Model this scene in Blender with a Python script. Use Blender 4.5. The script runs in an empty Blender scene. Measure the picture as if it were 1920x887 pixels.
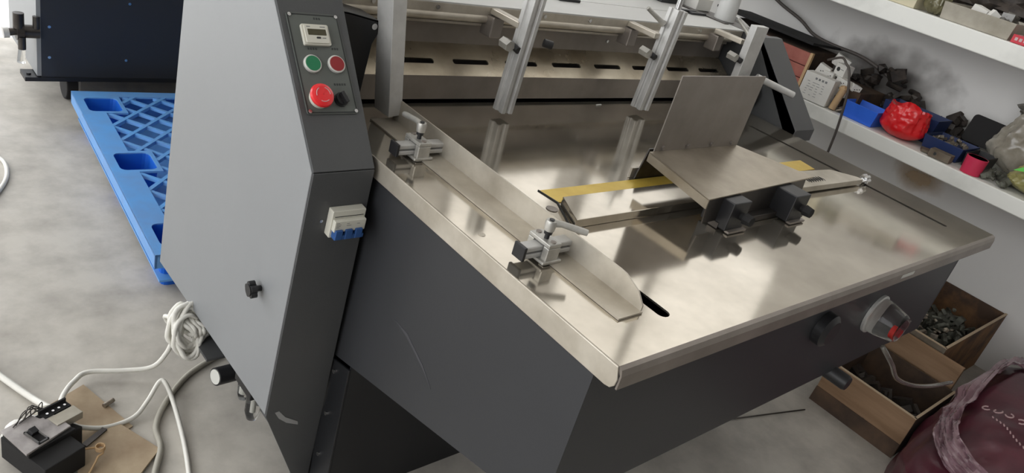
import bpy, bmesh, math, random
from mathutils import Vector, Matrix, noise
from mathutils.geometry import tessellate_polygon
random.seed(7)
PI = math.pi
sc = bpy.context.scene
COL = sc.collection

# ------------------------------------------------------------------ camera
cam_d = bpy.data.cameras.new('camera')
cam = bpy.data.objects.new('camera', cam_d); COL.objects.link(cam)
F = 1450.26; CX, CY = 960.0, 443.5
def _n(v): return Vector(v).normalized()
ax = _n((2613-CX, 177-CY, F))          # world X seen from the camera (x right, y down, z forward)
ay = _n((-504-CX, -745-CY, F))         # world Y
az = ax.cross(ay)
if az.y > 0: az = -az
right = Vector((ax.x, ay.x, az.x)); down = Vector((ax.y, ay.y, az.y)); fwd = Vector((ax.z, ay.z, az.z))
m = Matrix((right, -down, -fwd)).transposed().to_4x4()
m.translation = Vector((0, 0, 1.375))
cam.matrix_world = m
cam_d.sensor_width = 36.0; cam_d.lens = F / 1920 * 36; cam_d.clip_start = 0.02; cam_d.clip_end = 200
sc.camera = cam

# ------------------------------------------------------------------ world, light, exposure
world = bpy.data.worlds.new('sky'); sc.world = world; world.use_nodes = True
bg = world.node_tree.nodes['Background']
bg.inputs[0].default_value = (0.97, 0.985, 1.0, 1); bg.inputs[1].default_value = 4.3
def portal(name, loc, size, direction):
    l = bpy.data.lights.new(name, 'AREA'); l.shape = 'RECTANGLE'; l.size, l.size_y = size
    o = bpy.data.objects.new(name, l); COL.objects.link(o); o.location = loc
    o.rotation_euler = Vector(direction).to_track_quat('-Z', 'Y').to_euler()
    l.cycles.is_portal = True
    return o
portal('doorway_light', (-0.9, 4.05, 1.5), (3.4, 3.0), (0, -1, 0))
portal('left_window_light', (-3.65, .6, 2.1), (6.2, 3.4), (1, 0, 0))
sc.view_settings.view_transform = 'Standard'; sc.view_settings.look = 'None'
sc.view_settings.gamma = 1; sc.view_settings.use_curve_mapping = False
sc.view_settings.exposure = -0.2
sc.cycles.max_bounces = 8; sc.cycles.diffuse_bounces = 5; sc.cycles.glossy_bounces = 5
sc.cycles.transparent_max_bounces = 12; sc.cycles.transmission_bounces = 8
sc.cycles.sample_clamp_indirect = 6.0; sc.cycles.caustics_reflective = False
sc.cycles.use_denoising = True

# ------------------------------------------------------------------ materials
def lin(c): return tuple(((v/255)/12.92 if v/255 <= .04045 else ((v/255+.055)/1.055)**2.4) for v in c)
def mat(name, rgb, rough=.5, metal=0.0, var=0.0, scale=8.0, rgb2=None, bump=0.0, bscale=60.0, rvar=0.0,
        stretch=(1, 1, 1), trans=0.0, alpha=1.0, ior=1.45, coat=0.0, detail=6.0, spec=.5, lo=.35, hi=.65):
    M = bpy.data.materials.new(name); M.use_nodes = True
    nt = M.node_tree; N = nt.nodes; L = nt.links; b = N['Principled BSDF']
    b.inputs['Roughness'].default_value = rough; b.inputs['Metallic'].default_value = metal
    b.inputs['Transmission Weight'].default_value = trans; b.inputs['Alpha'].default_value = alpha
    b.inputs['IOR'].default_value = ior; b.inputs['Coat Weight'].default_value = coat
    b.inputs['Specular IOR Level'].default_value = spec
    c = lin(rgb); b.inputs['Base Color'].default_value = (*c, 1)
    tc = N.new('ShaderNodeTexCoord'); mp = N.new('ShaderNodeMapping'); L.new(tc.outputs['Object'], mp.inputs[0])
    mp.inputs['Scale'].default_value = stretch
    if var > 0 or rgb2 is not None:
        t = N.new('ShaderNodeTexNoise'); t.inputs['Scale'].default_value = scale; t.inputs['Detail'].default_value = detail
        t.inputs['Roughness'].default_value = .6; L.new(mp.outputs[0], t.inputs['Vector'])
        r = N.new('ShaderNodeValToRGB'); L.new(t.outputs['Fac'], r.inputs[0])
        c2 = lin(rgb2) if rgb2 else tuple(v*(1-var) for v in c)
        r.color_ramp.elements[0].position = lo; r.color_ramp.elements[0].color = (*c2, 1)
        r.color_ramp.elements[1].position = hi; r.color_ramp.elements[1].color = (*c, 1)
        L.new(r.outputs[0], b.inputs['Base Color'])
    if rvar > 0:
        t2 = N.new('ShaderNodeTexNoise'); t2.inputs['Scale'].default_value = scale*.7+1; t2.inputs['Detail'].default_value = 5
        L.new(mp.outputs[0], t2.inputs['Vector'])
        mr = N.new('ShaderNodeMapRange'); mr.inputs['From Min'].default_value = .3; mr.inputs['From Max'].default_value = .7
        mr.inputs['To Min'].default_value = max(.02, rough-rvar); mr.inputs['To Max'].default_value = rough+rvar
        L.new(t2.outputs['Fac'], mr.inputs[0]); L.new(mr.outputs[0], b.inputs['Roughness'])
    if bump > 0:
        t3 = N.new('ShaderNodeTexNoise'); t3.inputs['Scale'].default_value = bscale; t3.inputs['Detail'].default_value = 4
        L.new(mp.outputs[0], t3.inputs['Vector'])
        bp = N.new('ShaderNodeBump'); bp.inputs['Strength'].default_value = bump; bp.inputs['Distance'].default_value = .004
        L.new(t3.outputs['Fac'], bp.inputs['Height']); L.new(bp.outputs[0], b.inputs['Normal'])
    return M
M = {}
M['steel'] = mat('table_steel', (202, 194, 180), .10, .88, rgb2=(176, 168, 154), scale=5, rvar=.035, bump=.02, bscale=6)
M['steel_dull'] = mat('brushed_steel', (204, 197, 184), .38, .55, rgb2=(172, 164, 150), scale=9, rvar=.08)
M['steel_screen'] = mat('dull_sheet_steel', (150, 142, 135), .42, .55, rgb2=(128, 121, 114), scale=6, rvar=.06)
M['steel_hood'] = mat('hood_sheet_steel', (178, 168, 152), .4, .75, rgb2=(150, 140, 124), scale=7, rvar=.06)
M['alu'] = mat('anodised_aluminium', (206, 205, 202), .42, .35, rgb2=(184, 183, 180), scale=14)
M['cast'] = mat('cast_aluminium', (196, 194, 188), .42, .6, rgb2=(170, 168, 162), scale=30, bump=.1, bscale=200)
M['darksteel'] = mat('blackened_steel', (92, 88, 84), .4, .8, rgb2=(66, 62, 60), scale=12)
M['cover'] = mat('light_grey_paint', (132, 134, 136), .42, 0, var=.05, scale=3, bump=.03, bscale=220)
M['grey'] = mat('dark_grey_paint', (78, 79, 80), .45, 0, var=.10, scale=6, bump=.05, bscale=320)
M['grey2'] = mat('slate_grey_paint', (50, 51, 54), .42, 0, var=.07, scale=4, bump=.03, bscale=250)
M['greydirty'] = mat('dusty_grey_paint', (78, 78, 80), .5, 0, rgb2=(104, 100, 94), scale=9, bump=.05, bscale=200)
M['black'] = mat('black_paint', (27, 28, 31), .4, 0, var=.1, scale=5)
M['blackm'] = mat('navy_black_paint', (46, 47, 51), .38, 0, var=.08, scale=3, coat=.1)
M['plastic'] = mat('black_plastic', (34, 34, 36), .42, 0)
M['rubber'] = mat('black_rubber', (28, 27, 27), .8, 0)
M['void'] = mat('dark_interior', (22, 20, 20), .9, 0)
M['topcover'] = mat('pale_grey_enamel', (205, 205, 202), .4, 0, var=.06, scale=4)
M['panel'] = mat('control_panel_sheet', (92, 96, 92), .5, 0, var=.06, scale=20)
M['ink'] = mat('dark_print', (44, 46, 46), .6, 0)
M['greyink'] = mat('grey_print', (120, 122, 122), .6, 0)
M['whiteplastic'] = mat('ivory_plastic', (206, 204, 192), .4, 0)
M['lcd'] = mat('olive_display', (70, 66, 46), .2, 0)
M['greenb'] = mat('green_plastic', (30, 118, 78), .35, 0)
M['redb'] = mat('dull_red_plastic', (140, 34, 38), .35, 0)
M['estop'] = mat('bright_red_plastic', (226, 40, 46), .28, 0, coat=.3)
M['ring'] = mat('bright_bezel', (215, 215, 210), .3, .3)
M['blueplastic'] = mat('blue_toggle_plastic', (48, 84, 140), .4, 0)
M['yellow'] = mat('yellow_brass_sheet', (226, 196, 92), .32, .35, rgb2=(206, 172, 70), scale=10)
M['screw'] = mat('zinc_screw', (205, 205, 205), .25, 1.0)
M['concrete'] = mat('floor_concrete', (186, 181, 172), .62, 0, rgb2=(158, 153, 145), scale=9, bump=.15, bscale=40, detail=15, lo=.30, hi=.62, rvar=.12)
M['wall'] = mat('white_plaster', (228, 226, 223), .75, 0, var=.05, scale=3, bump=.08, bscale=90)
M['wallfront'] = mat('dim_grey_wall', (150, 148, 146), .8, 0, var=.06, scale=3)
M['shelf'] = mat('white_painted_slab', (234, 234, 228), .6, 0, rgb2=(214, 214, 208), scale=5, lo=.25, hi=.5)
M['ceil'] = mat('ceiling_board', (225, 223, 220), .8, 0)
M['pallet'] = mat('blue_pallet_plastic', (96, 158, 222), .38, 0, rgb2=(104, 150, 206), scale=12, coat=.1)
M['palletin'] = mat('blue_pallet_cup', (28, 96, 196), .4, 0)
M['cablew'] = mat('white_cable', (222, 220, 212), .45, 0, var=.07, scale=40)
M['cableg'] = mat('dusty_grey_cable', (168, 164, 152), .6, 0, var=.1, scale=40)
M['cabled'] = mat('dark_cable', (84, 78, 74), .5, 0)
M['board'] = mat('brown_hardboard', (176, 158, 132), .75, 0, rgb2=(146, 126, 102), scale=9, bump=.1)
M['card'] = mat('corrugated_card', (160, 130, 102), .8, 0, rgb2=(132, 104, 78), scale=20, stretch=(1, .12, 1), bump=.1, bscale=90)
M['carddark'] = mat('soiled_card', (92, 72, 56), .85, 0, rgb2=(52, 42, 36), scale=7, bump=.15)
M['cardedge'] = mat('torn_card_edge', (186, 166, 140), .8, 0)
M['greycard'] = mat('grey_card_box', (128, 118, 104), .8, 0, rgb2=(92, 80, 66), scale=9)
M['dark'] = mat('oily_black_parts', (42, 38, 36), .5, .3, rgb2=(74, 66, 60), scale=25, bump=.3)
M['bits'] = mat('metal_bits', (176, 166, 150), .4, .6, rgb2=(110, 100, 90), scale=30)
M['chips'] = mat('grey_green_swarf', (120, 122, 112), .6, .3, rgb2=(60, 58, 50), scale=25, bump=.4)
M['redcard'] = mat('brown_red_carton', (172, 106, 94), .7, 0, rgb2=(146, 82, 72), scale=8)
M['soiled'] = mat('stained_card', (142, 104, 68), .8, 0, rgb2=(78, 60, 48), scale=6, lo=.38, hi=.6, bump=.1)
M['tan'] = mat('tan_paper', (196, 164, 124), .7, 0)
M['white'] = mat('white_card', (224, 222, 216), .6, 0, var=.05, scale=12)
M['bluebin'] = mat('blue_bin_plastic', (52, 108, 224), .4, 0)
M['bluedark'] = mat('dark_blue_bin_plastic', (34, 50, 92), .45, 0)
M['redbag'] = mat('red_plastic_film', (236, 34, 40), .3, 0, rgb2=(204, 22, 28), scale=10, coat=.4)
M['pink'] = mat('pink_plastic', (204, 50, 84), .45, 0)
M['clearbag'] = mat('grey_clear_film', (214, 208, 194), .22, 0, rgb2=(160, 152, 136), scale=8, trans=.35, coat=.5)
M['clearbagd'] = mat('dark_clear_film', (140, 136, 128), .2, 0, rgb2=(78, 74, 68), scale=8, trans=.25, coat=.5)
M['greenbag'] = mat('olive_yellow_film', (168, 160, 104), .3, 0, rgb2=(112, 112, 60), scale=9, coat=.4)
M['greenprint'] = mat('bright_green_print', (84, 190, 60), .4, 0)
M['maroon'] = mat('maroon_woven_sack', (98, 42, 56), .42, 0, rgb2=(70, 30, 42), scale=6, coat=.2, bump=.1)
M['lilac'] = mat('lilac_clear_film', (190, 160, 168), .2, 0, rgb2=(140, 100, 112), scale=9, trans=.3, coat=.6)
M['pinkprint'] = mat('pale_pink_print', (196, 168, 168), .5, 0)
M['khaki'] = mat('khaki_film', (140, 134, 104), .3, 0, rgb2=(96, 92, 66), scale=12, coat=.5)
M['tray'] = mat('galvanised_tray', (178, 172, 160), .5, .3, rgb2=(150, 144, 130), scale=9)
M['cream'] = mat('cream_card', (206, 198, 170), .6, 0)
M['packet'] = mat('red_packet', (196, 44, 60), .35, 0)
M['glass'] = mat('clear_plastic', (240, 240, 238), .05, 0, trans=1.0, ior=1.3, spec=.6)
M['gauge'] = mat('gauge_face', (196, 196, 190), .4, 0)
M['outside'] = mat('outdoor_ground', (205, 203, 198), .9, 0)
M['frosted'] = bpy.data.materials.new('frosted_daylit_pane'); M['frosted'].use_nodes = True
_b = M['frosted'].node_tree.nodes['Principled BSDF']; _b.inputs['Base Color'].default_value = (.7, .7, .7, 1)
_b.inputs['Emission Color'].default_value = (1, .99, .97, 1); _b.inputs['Emission Strength'].default_value = 1.1
M['redtint'] = mat('red_indicator', (214, 44, 40), .4, 0)
M['chalk'] = mat('chalk_scrape', (150, 150, 150), .6, 0)
M['scratch'] = mat('dark_scuff', (62, 62, 66), .6, 0)

# ------------------------------------------------------------------ mesh builder
class MB:
    def __init__(s): s.v = []; s.f = []
    def add(s, vs, fs):
        n = len(s.v); s.v += [Vector(p) for p in vs]; s.f += [tuple(i+n for i in f) for f in fs]; return s
    def box(s, x0, x1, y0, y1, z0, z1):
        return s.add([(x, y, z) for x in (x0, x1) for y in (y0, y1) for z in (z0, z1)],
                     [(0, 1, 3, 2), (4, 6, 7, 5), (0, 4, 5, 1), (2, 3, 7, 6), (0, 2, 6, 4), (1, 5, 7, 3)])
    def obox(s, c, size, rot=(0, 0, 0), mtx=None):
        R = mtx if mtx is not None else (Matrix.Rotation(rot[2], 3, 'Z') @ Matrix.Rotation(rot[1], 3, 'Y') @ Matrix.Rotation(rot[0], 3, 'X'))
        h = Vector(size)/2; c = Vector(c)
        return s.add([c + R @ Vector((x*h.x, y*h.y, z*h.z)) for x in (-1, 1) for y in (-1, 1) for z in (-1, 1)],
                     [(0, 1, 3, 2), (4, 6, 7, 5), (0, 4, 5, 1), (2, 3, 7, 6), (0, 2, 6, 4), (1, 5, 7, 3)])
    def prism(s, poly, o, u, v, n, t0, t1):
        """polygon poly (a,b) -> o + a*u + b*v, thickness from t0 to t1 along n"""
        o, u, v, n = map(Vector, (o, u, v, n)); k = len(poly)
        vs = [o+u*a+v*b+n*t0 for a, b in poly]+[o+u*a+v*b+n*t1 for a, b in poly]
        fs = [tuple(range(k))[::-1], tuple(range(k, 2*k))]+[(i, (i+1) % k, k+(i+1) % k, k+i) for i in range(k)]
        return s.add(vs, fs)
    def holed(s, outer, holes, o, u, v, n, t):
        o, u, v, n = map(Vector, (o, u, v, n))
        loops = [outer]+holes; flat = [p for l in loops for p in l]
        tris = tessellate_polygon([[Vector((a, b, 0)) for a, b in l] for l in loops]); k = len(flat)
        vs = [o+u*a+v*b for a, b in flat]+[o+u*a+v*b+n*t for a, b in flat]
        fs = [tuple(x) for x in tris]+[tuple(i+k for i in x)[::-1] for x in tris]
        st = 0
        for l in loops:
            q = len(l)
            for i in range(q): fs.append((st+i, st+(i+1) % q, k+st+(i+1) % q, k+st+i))
            st += q
        return s.add(vs, fs)
    def cyl(s, p0, p1, r0, r1=None, n=16, caps=True):
        r1 = r0 if r1 is None else r1
        return s.tube([p0, p1], [r0, r1], n, caps)
    def tube(s, pts, r, n=8, caps=True):
        pts = [Vector(p) for p in pts]; k = len(pts)
        rs = r if isinstance(r, (list, tuple)) else [r]*k
        base = len(s.v); ref = None; vs = []
        for i, p in enumerate(pts):
            d = (pts[min(i+1, k-1)]-pts[max(i-1, 0)])
            d = d.normalized() if d.length > 1e-9 else Vector((0, 0, 1))
            if ref is None: ref = d.orthogonal().normalized()
            ref = (ref-d*ref.dot(d))
            ref = ref.normalized() if ref.length > 1e-6 else d.orthogonal().normalized()
            b = d.cross(ref)
            for j in range(n):
                a = 2*PI*j/n; vs.append(p+(ref*math.cos(a)+b*math.sin(a))*rs[i])
        fs = [(i*n+j, i*n+(j+1) % n, (i+1)*n+(j+1) % n, (i+1)*n+j) for i in range(k-1) for j in range(n)]
        if caps: fs += [tuple(range(n))[::-1], tuple(range((k-1)*n, k*n))]
        return s.add(vs, fs)
    def blob(s, c, r, seed=0, amp=.25, freq=3.0, sub=3, floor=None, crease=False):
        bm = bmesh.new(); bmesh.ops.create_icosphere(bm, subdivisions=sub, radius=1)
        c = Vector(c); r = Vector(r) if hasattr(r, '__len__') else Vector((r, r, r))
        vs = []
        for v in bm.verts:
            d = v.co.normalized()
            k = noise.noise(d*freq+Vector((seed*7.3, seed*3.1, 1.7)))
            if crease: k = 1-2*abs(k)-.5+.35*(1-2*abs(noise.noise(d*freq*2.4+Vector((seed, 2.2, seed)))))
            p = d*(1+amp*k)
            # squarer than a sphere
            q = Vector((p.x*r.x, p.y*r.y, p.z*r.z))*1.0+c
            if floor is not None and q.z < floor: q.z = floor
            vs.append(q)
        fs = [tuple(v.index for v in f.verts) for f in bm.faces]; bm.free()
        return s.add(vs, fs)

ORG = {}
def setp(o, label=None, cat=None, group=None, kind=None):
    if label: o['label'] = label
    if cat: o['category'] = cat
    if group: o['group'] = group
    if kind: o['kind'] = kind
    return o
def obj(name, mb, m, parent=None, bevel=0.0, smooth=False, label=None, cat=None, group=None, kind=None, seg=2, sub=0):
    lo = Vector([min(p[i] for p in mb.v) for i in range(3)]); hi = Vector([max(p[i] for p in mb.v) for i in range(3)])
    org = Vector(((lo.x+hi.x)/2, (lo.y+hi.y)/2, lo.z))
    me = bpy.data.meshes.new(name); me.from_pydata([p-org for p in mb.v], [], mb.f); me.update()
    bm = bmesh.new(); bm.from_mesh(me); bmesh.ops.recalc_face_normals(bm, faces=bm.faces[:]); bm.to_mesh(me); bm.free()
    me.materials.append(M[m] if isinstance(m, str) else m)
    if smooth:
        for p in me.polygons: p.use_smooth = True
        if smooth == 'auto': me.set_sharp_from_angle(angle=math.radians(35))
    o = bpy.data.objects.new(name, me); COL.objects.link(o)
    if parent is not None:
        o.parent = parent; o.location = org-ORG[parent.name]
    else: o.location = org
    ORG[o.name] = org
    if sub:
        s = o.modifiers.new('sub', 'SUBSURF'); s.levels = sub; s.render_levels = sub
    if bevel > 0:
        b = o.modifiers.new('bevel', 'BEVEL'); b.width = bevel; b.segments = seg; b.limit_method = 'ANGLE'; b.angle_limit = math.radians(40)
    setp(o, label, cat, group, kind)
    return o
def empty(name, loc, label, cat, group=None):
    o = bpy.data.objects.new(name, None); COL.objects.link(o); o.location = loc; o.empty_display_size = .05
    ORG[o.name] = Vector(loc); return setp(o, label, cat, group)
def smooth_path(pts, n=8):
    P = [Vector(p) for p in pts]; P = [P[0]*2-P[1]]+P+[P[-1]*2-P[-2]]; out = []
    for i in range(1, len(P)-2):
        a, b, c, d = P[i-1:i+3]
        for k in range(n):
            t = k/n; out.append(.5*((2*b)+(c-a)*t+(2*a-5*b+4*c-d)*t*t+(3*b-a-3*c+d)*t**3))
    out.append(P[-2]); return out
def rrect(x0, x1, y0, y1, r, n=4):
    out = []
    for cx, cy, a0 in ((x1-r, y0+r, -PI/2), (x1-r, y1-r, 0), (x0+r, y1-r, PI/2), (x0+r, y0+r, PI)):
        for k in range(n+1):
            a = a0+PI/2*k/n; out.append((cx+r*math.cos(a), cy+r*math.sin(a)))
    return out
X, Y, Z = (1, 0, 0), (0, 1, 0), (0, 0, 1)

# ================================================================== SETTING
obj('floor', MB().box(-3.6, 3.4, -3, 4.0, -.1, 0), 'concrete', kind='structure')
obj('outdoor_ground', MB().box(-12, 14, 4.2, 22, -.12, -.02), 'outside', kind='structure')
# right wall with a window band above the shelves (outside the frame, rear ones seen in the table's reflections, front one added)
w = MB(); w.box(3.4, 3.6, -3, 4.0, -.1, 1.75); w.box(3.4, 3.6, -3, 4.0, 3.85, 4.0); w.box(3.4, 3.6, -3, -.8, 1.75, 3.85)
w.box(3.4, 3.6, 2.80, 2.95, 1.75, 3.85); w.box(3.4, 3.6, 1.25, 1.4, 1.75, 3.85); w.box(3.4, 3.6, -.8, 1.25, 1.75, 2.5)
obj('wall_right', w, 'wall', kind='structure')
w = MB(); w.box(.78, 3.6, 4.0, 4.2, -.1, 4.0); w.box(-3.8, -2.6, 4.0, 4.2, -.1, 4.0); w.box(-2.6, .78, 4.0, 4.2, 3.0, 4.0)
obj('wall_back', w, 'wall', kind='structure')
w = MB(); w.box(-3.8, -3.6, -3, -2.5, -.1, 4.0); w.box(-3.8, -3.6, 3.7, 4.0, -.1, 4.0); w.box(-3.8, -3.6, -2.5, 3.7, -.1, .4); w.box(-3.8, -3.6, -2.5, 3.7, 3.8, 4.0)
obj('wall_left', w, 'wall', kind='structure')
obj('wall_front', MB().box(-3.8, 3.6, -3.2, -3.0, -.1, 4.0), 'wallfront', kind='structure')
obj('ceiling', MB().box(-3.8, 3.6, -3.2, 4.2, 4.0, 4.1), 'ceil', kind='structure')
def window(n, x, y0, y1, z0, z1, cols):
    f = MB(); t = .05
    f.box(x-.03, x+.03, y0, y1, z0, z0+t); f.box(x-.03, x+.03, y0, y1, z1-t, z1)
    for k in range(cols+1):
        yy = y0+(y1-y0-t)*k/cols; f.box(x-.03, x+.03, yy, yy+t, z0+t, z1-t)
    obj('window_%d' % n, f, 'alu', kind='structure')
window(1, 3.5, 1.4, 2.8, 1.75, 3.85, 2); window(2, 3.5, 2.95, 4.0, 1.75, 3.85, 1); window(4, 3.5, -.8, 1.25, 2.5, 3.85, 2); window(3, -3.7, -2.5, 3.7, .4, 3.8, 5)  # front right window is unseen, added for the slotted plate to reflect
for n_, ya, yb, za in ((1, 1.45, 2.75, 1.8), (2, 3.0, 3.95, 1.8), (4, -.75, 1.2, 2.55)):
    obj('window_pane', MB().box(3.495, 3.505, ya, yb, za, 3.8), M['frosted'], bpy.data.objects['window_%d' % n_])

# wall shelves
s1 = obj('wall_shelf', MB().box(2.95, 3.4, -2.6, 3.6, .706, .762), 'shelf', bevel=.004, label='lower white painted slab shelf on the right wall, holding the red bag and blue bins', cat='shelf')
s2 = obj('wall_shelf', MB().box(2.95, 3.4, -2.6, 3.6, 1.137, 1.203), 'shelf', bevel=.004, label='upper white painted slab shelf on the right wall, holding the long grey tray', cat='shelf')
st = MB(); 
def stain_mat(name, rgb, c, r, strength=.8, sc_=10):
    m_ = mat(name, rgb, .8); nt = m_.node_tree; N = nt.nodes; L = nt.links
    tc = N.new('ShaderNodeTexCoord'); mp = N.new('ShaderNodeMapping'); L.new(tc.outputs['Generated'], mp.inputs[0])
    mp.inputs['Location'].default_value = (0, -1, -1); mp.inputs['Scale'].default_value = (0, 2, 2)
    ln = N.new('ShaderNodeVectorMath'); ln.operation = 'LENGTH'; L.new(mp.outputs[0], ln.inputs[0])
    nz = N.new('ShaderNodeTexNoise'); nz.inputs['Scale'].default_value = sc_; nz.inputs['Detail'].default_value = 8; L.new(tc.outputs['Object'], nz.inputs['Vector'])
    ad = N.new('ShaderNodeMath'); ad.operation = 'MULTIPLY_ADD'; L.new(nz.outputs['Fac'], ad.inputs[0]); ad.inputs[1].default_value = 1.1; L.new(ln.outputs['Value'], ad.inputs[2])
    mr = N.new('ShaderNodeMapRange'); L.new(ad.outputs[0], mr.inputs[0]); mr.inputs['From Min'].default_value = .75; mr.inputs['From Max'].default_value = 1.45
    mr.inputs['To Min'].default_value = strength; mr.inputs['To Max'].default_value = 0; L.new(mr.outputs[0], N['Principled BSDF'].inputs['Alpha'])
    return m_
stain = stain_mat('ochre_stain', (184, 152, 108), 0, 0, .6, 9)
obj('grime_stain', MB().box(3.3985, 3.401, .98, 1.72, .72, 1.06), stain_mat('soot_grime', (96, 90, 86), 0, 0, .68, 9), bpy.data.objects['wall_right'])
obj('ochre_stain', MB().box(3.3985, 3.401, .90, 1.20, .50, .65), stain, bpy.data.objects['wall_right'])

# ================================================================== MACHINE
mc = empty('sheet_feeding_machine', (1.4, 1.2, 0), 'large grey sheet feeding machine with steel table, slotted beam and control pillar in the middle', 'machine')
T = .825
# --- feed table
slot1 = rrect(.887, .911, .492, 1.1, .0115)
slot2 = rrect(2.010, 2.024, .507, 1.103, .004, 2)
slotk = rrect(.70, 2.0, 1.293, 1.297, .001, 1)
top = obj('table_top', MB().holed([(.731, .436), (2.143, .436), (2.143, 1.285), (.731, 1.285)], [slot1, slot2], (0, 0, T), X, Y, Z, -.003), 'steel', mc)
obj('slot_shade_sheet', MB().box(.885, .925, .48, 1.11, T-.03, T-.028), 'void', top)  # near-black sheets below the slots stand in for the shade under the table
obj('slot_shade_sheet', MB().box(2.008, 2.027, .5, 1.11, T-.03, T-.028), 'void', top)
a = MB(); a.prism([(.446, -.037), (.437, -.035), (.431, -.028), (.430, -.018), (.436, 0), (1.285, 0), (1.285, -.036)], (.731, 0, T), Y, Z, X, -.003, 0)
obj('side_apron', a, 'steel_dull', mc, bevel=.001)
a = MB(); a.prism([(0, 0), (-.006, -.003), (-.009, -.012), (-.009, -.033), (-.006, -.033), (-.006, -.012), (0, -.004)], (.731, .436, T), Y, Z, X, 0, 1.412)
obj('front_apron', a, 'steel_screen', mc)
obj('side_apron', MB().box(2.141, 2.144, .436, 1.285, T-.034, T-.0005), 'steel_dull', mc)
def disc(name, x, y, r, m, parent, z=T+.0012, lab=None): return obj(name, MB().cyl((x, y, T-.002), (x, y, z), r, n=20), m, parent, smooth='auto', label=lab)
disc('plug', .951, .812, .011, 'steel_screen', top)
disc('rivet', .757, .768, .006, 'steel_dull', top, T+.0006)
# --- table body under the top
b = MB(); b.prism([(.470, T-.004), (.470, .515), (1.09, .365), (1.09, T-.004)], (.735, 0, 0), Y, Z, X, 0, .004)
sp = obj('side_panel', b, 'grey2', mc)
obj('scuff_mark', MB().prism([(.905, .573), (.86, .565), (.80, .540), (.765, .520), (.80, .546), (.86, .572)], (.735, 0, 0), Y, Z, X, -.0006, .0), 'scratch', sp)
obj('front_panel', MB().box(.7395, 2.13, .4705, .474, .515, T-.004), 'grey2', mc)
obj('side_panel', MB().prism([(.470, T-.004), (.470, .515), (1.09, .365), (1.09, T-.004)], (2.126, 0, 0), Y, Z, X, 0, .004), 'grey2', mc)
obj('bottom_panel', MB().prism([(.474, .515), (1.09, .366), (1.09, .370), (.474, .519)], (.739, 0, 0), Y, Z, X, 0, 1.386), 'grey2', mc)
bp = obj('base_panel', MB().prism([(1.00, 0), (1.066, 0), (1.082, .36), (1.00, .38)], (.730, 0, 0), Y, Z, X, 0, .005), 'black', mc, bevel=.001)
for z in (.345, .232, .116, .03): obj('bolt', MB().cyl((.725, 1.045, z), (.730, 1.045, z), .0045, n=10), 'screw', bp, smooth='auto')
obj('base_cabinet', MB().box(.735, 2.13, 1.09, 1.75, .0, .82), 'black', mc)
obj('base_panel', MB().box(.735, 2.12, 1.0, 1.005, 0.0, .385), 'black', mc)
# --- control pillar
cv = [(1.028, .813), (1.065, .257), (1.68, .24), (1.634, .908), (1.60, 1.22), (1.40, 1.22), (1.232, 1.035)]
cover = obj('pillar_cover', MB().prism(cv, (.599, 0, 0), Y, Z, X, -.001, .004), 'cover', mc, bevel=.0012, label='light grey painted side cover')
k = MB(); k.cyl((.599, 1.148, .508), (.585, 1.148, .508), .006, n=12)
for i in range(5):
    a = 2*PI*i/5; k.cyl((.586, 1.148+.011*math.cos(a), .508+.011*math.sin(a)), (.574, 1.148+.011*math.cos(a), .508+.011*math.sin(a)), .0065, n=10)
k.cyl((.587, 1.148, .508), (.572, 1.148, .508), .012, n=14)
obj('door_knob', k, 'plastic', cover, smooth='auto', label='black star knob')
obj('pillar_body', MB().prism([(1.03, .812), (1.067, .262), (1.67, .262), (1.634, .908), (1.595, 1.215), (1.402, 1.215), (1.234, 1.033)], (.603, 0, 0), Y, Z, X, 0, .108), 'grey', mc)
# front face, lower part leaning slightly back, tapering to the foot
O2 = Vector((.599, 1.028, .813)); V2 = Vector((0, -.037, .556)).normalized(); N2 = Vector((0, -V2.z, V2.y))
fp = obj('front_plate', MB().prism([(.001, 0), (.1175, 0), (.134, -.79), (.097, -.79), (.001, -.562)], O2, X, V2, N2, 0, .0035), 'grey', mc, bevel=.001)
O1 = Vector((.599, 1.028, .813)); V1 = Vector((0, .204, .222)).normalized(); N1 = Vector((0, -V1.z, V1.y))
fp2 = obj('sloped_plate', MB().prism([(.001, 0), (.1175, 0), (.130, .40), (.001, .40)], O1, X, V1, N1, 0, .0035), 'grey', mc, bevel=.001)
def lp(u, v, t, O=O1, V=V1, N=N1): return O+Vector((u, 0, 0))+V*v+N*(t+.0035)
obj('foot', MB().cyl((.697, 1.085, 0), (.697, 1.085, .012), .018, n=16).cyl((.697, 1.085, .012), (.697, 1.085, .06), .006, n=10), 'screw', mc, smooth='auto')
obj('scrape_mark', MB().prism([(.019, -.556), (.028, -.555), (.045, -.578), (.076, -.602), (.078, -.612), (.05, -.596), (.03, -.576)], O2, X, V2, N2, .0035, .0042), 'chalk', fp)
# control panel
pn = obj('control_panel', MB().prism(rrect(.0118, .1078, .099, .2795, .004, 3), O1, X, V1, N1, .0035, .0065), 'panel', mc)
fr = MB(); 
for (u0, u1, v0, v1) in ((.0125, .0145, .101, .277), (.1045, .1065, .101, .277), (.0125, .1065, .1005, .1025), (.0125, .1065, .2755, .2775)):
    fr.prism([(u0, v0), (u1, v0), (u1, v1), (u0, v1)], O1, X, V1, N1, .0065, .0070)
obj('border_line', fr, 'ink', pn)
for u, v in ((.0165, .275), (.1035, .275), (.0165, .1035), (.1035, .1035)):
    obj('screw', MB().cyl(lp(u, v, .003), lp(u, v, .0048), .0033, n=12), 'screw', pn, smooth='auto')
def on_panel(poly, t0, t1, m, name, bevel=0, lab=None, par=None): return obj(name, MB().prism(poly, O1, X, V1, N1, .0035+t0, .0035+t1), m, par or pn, bevel=bevel, label=lab)
O1C = O1+Vector((-.0085, 0, 0))+V1*(-.0065)
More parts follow.
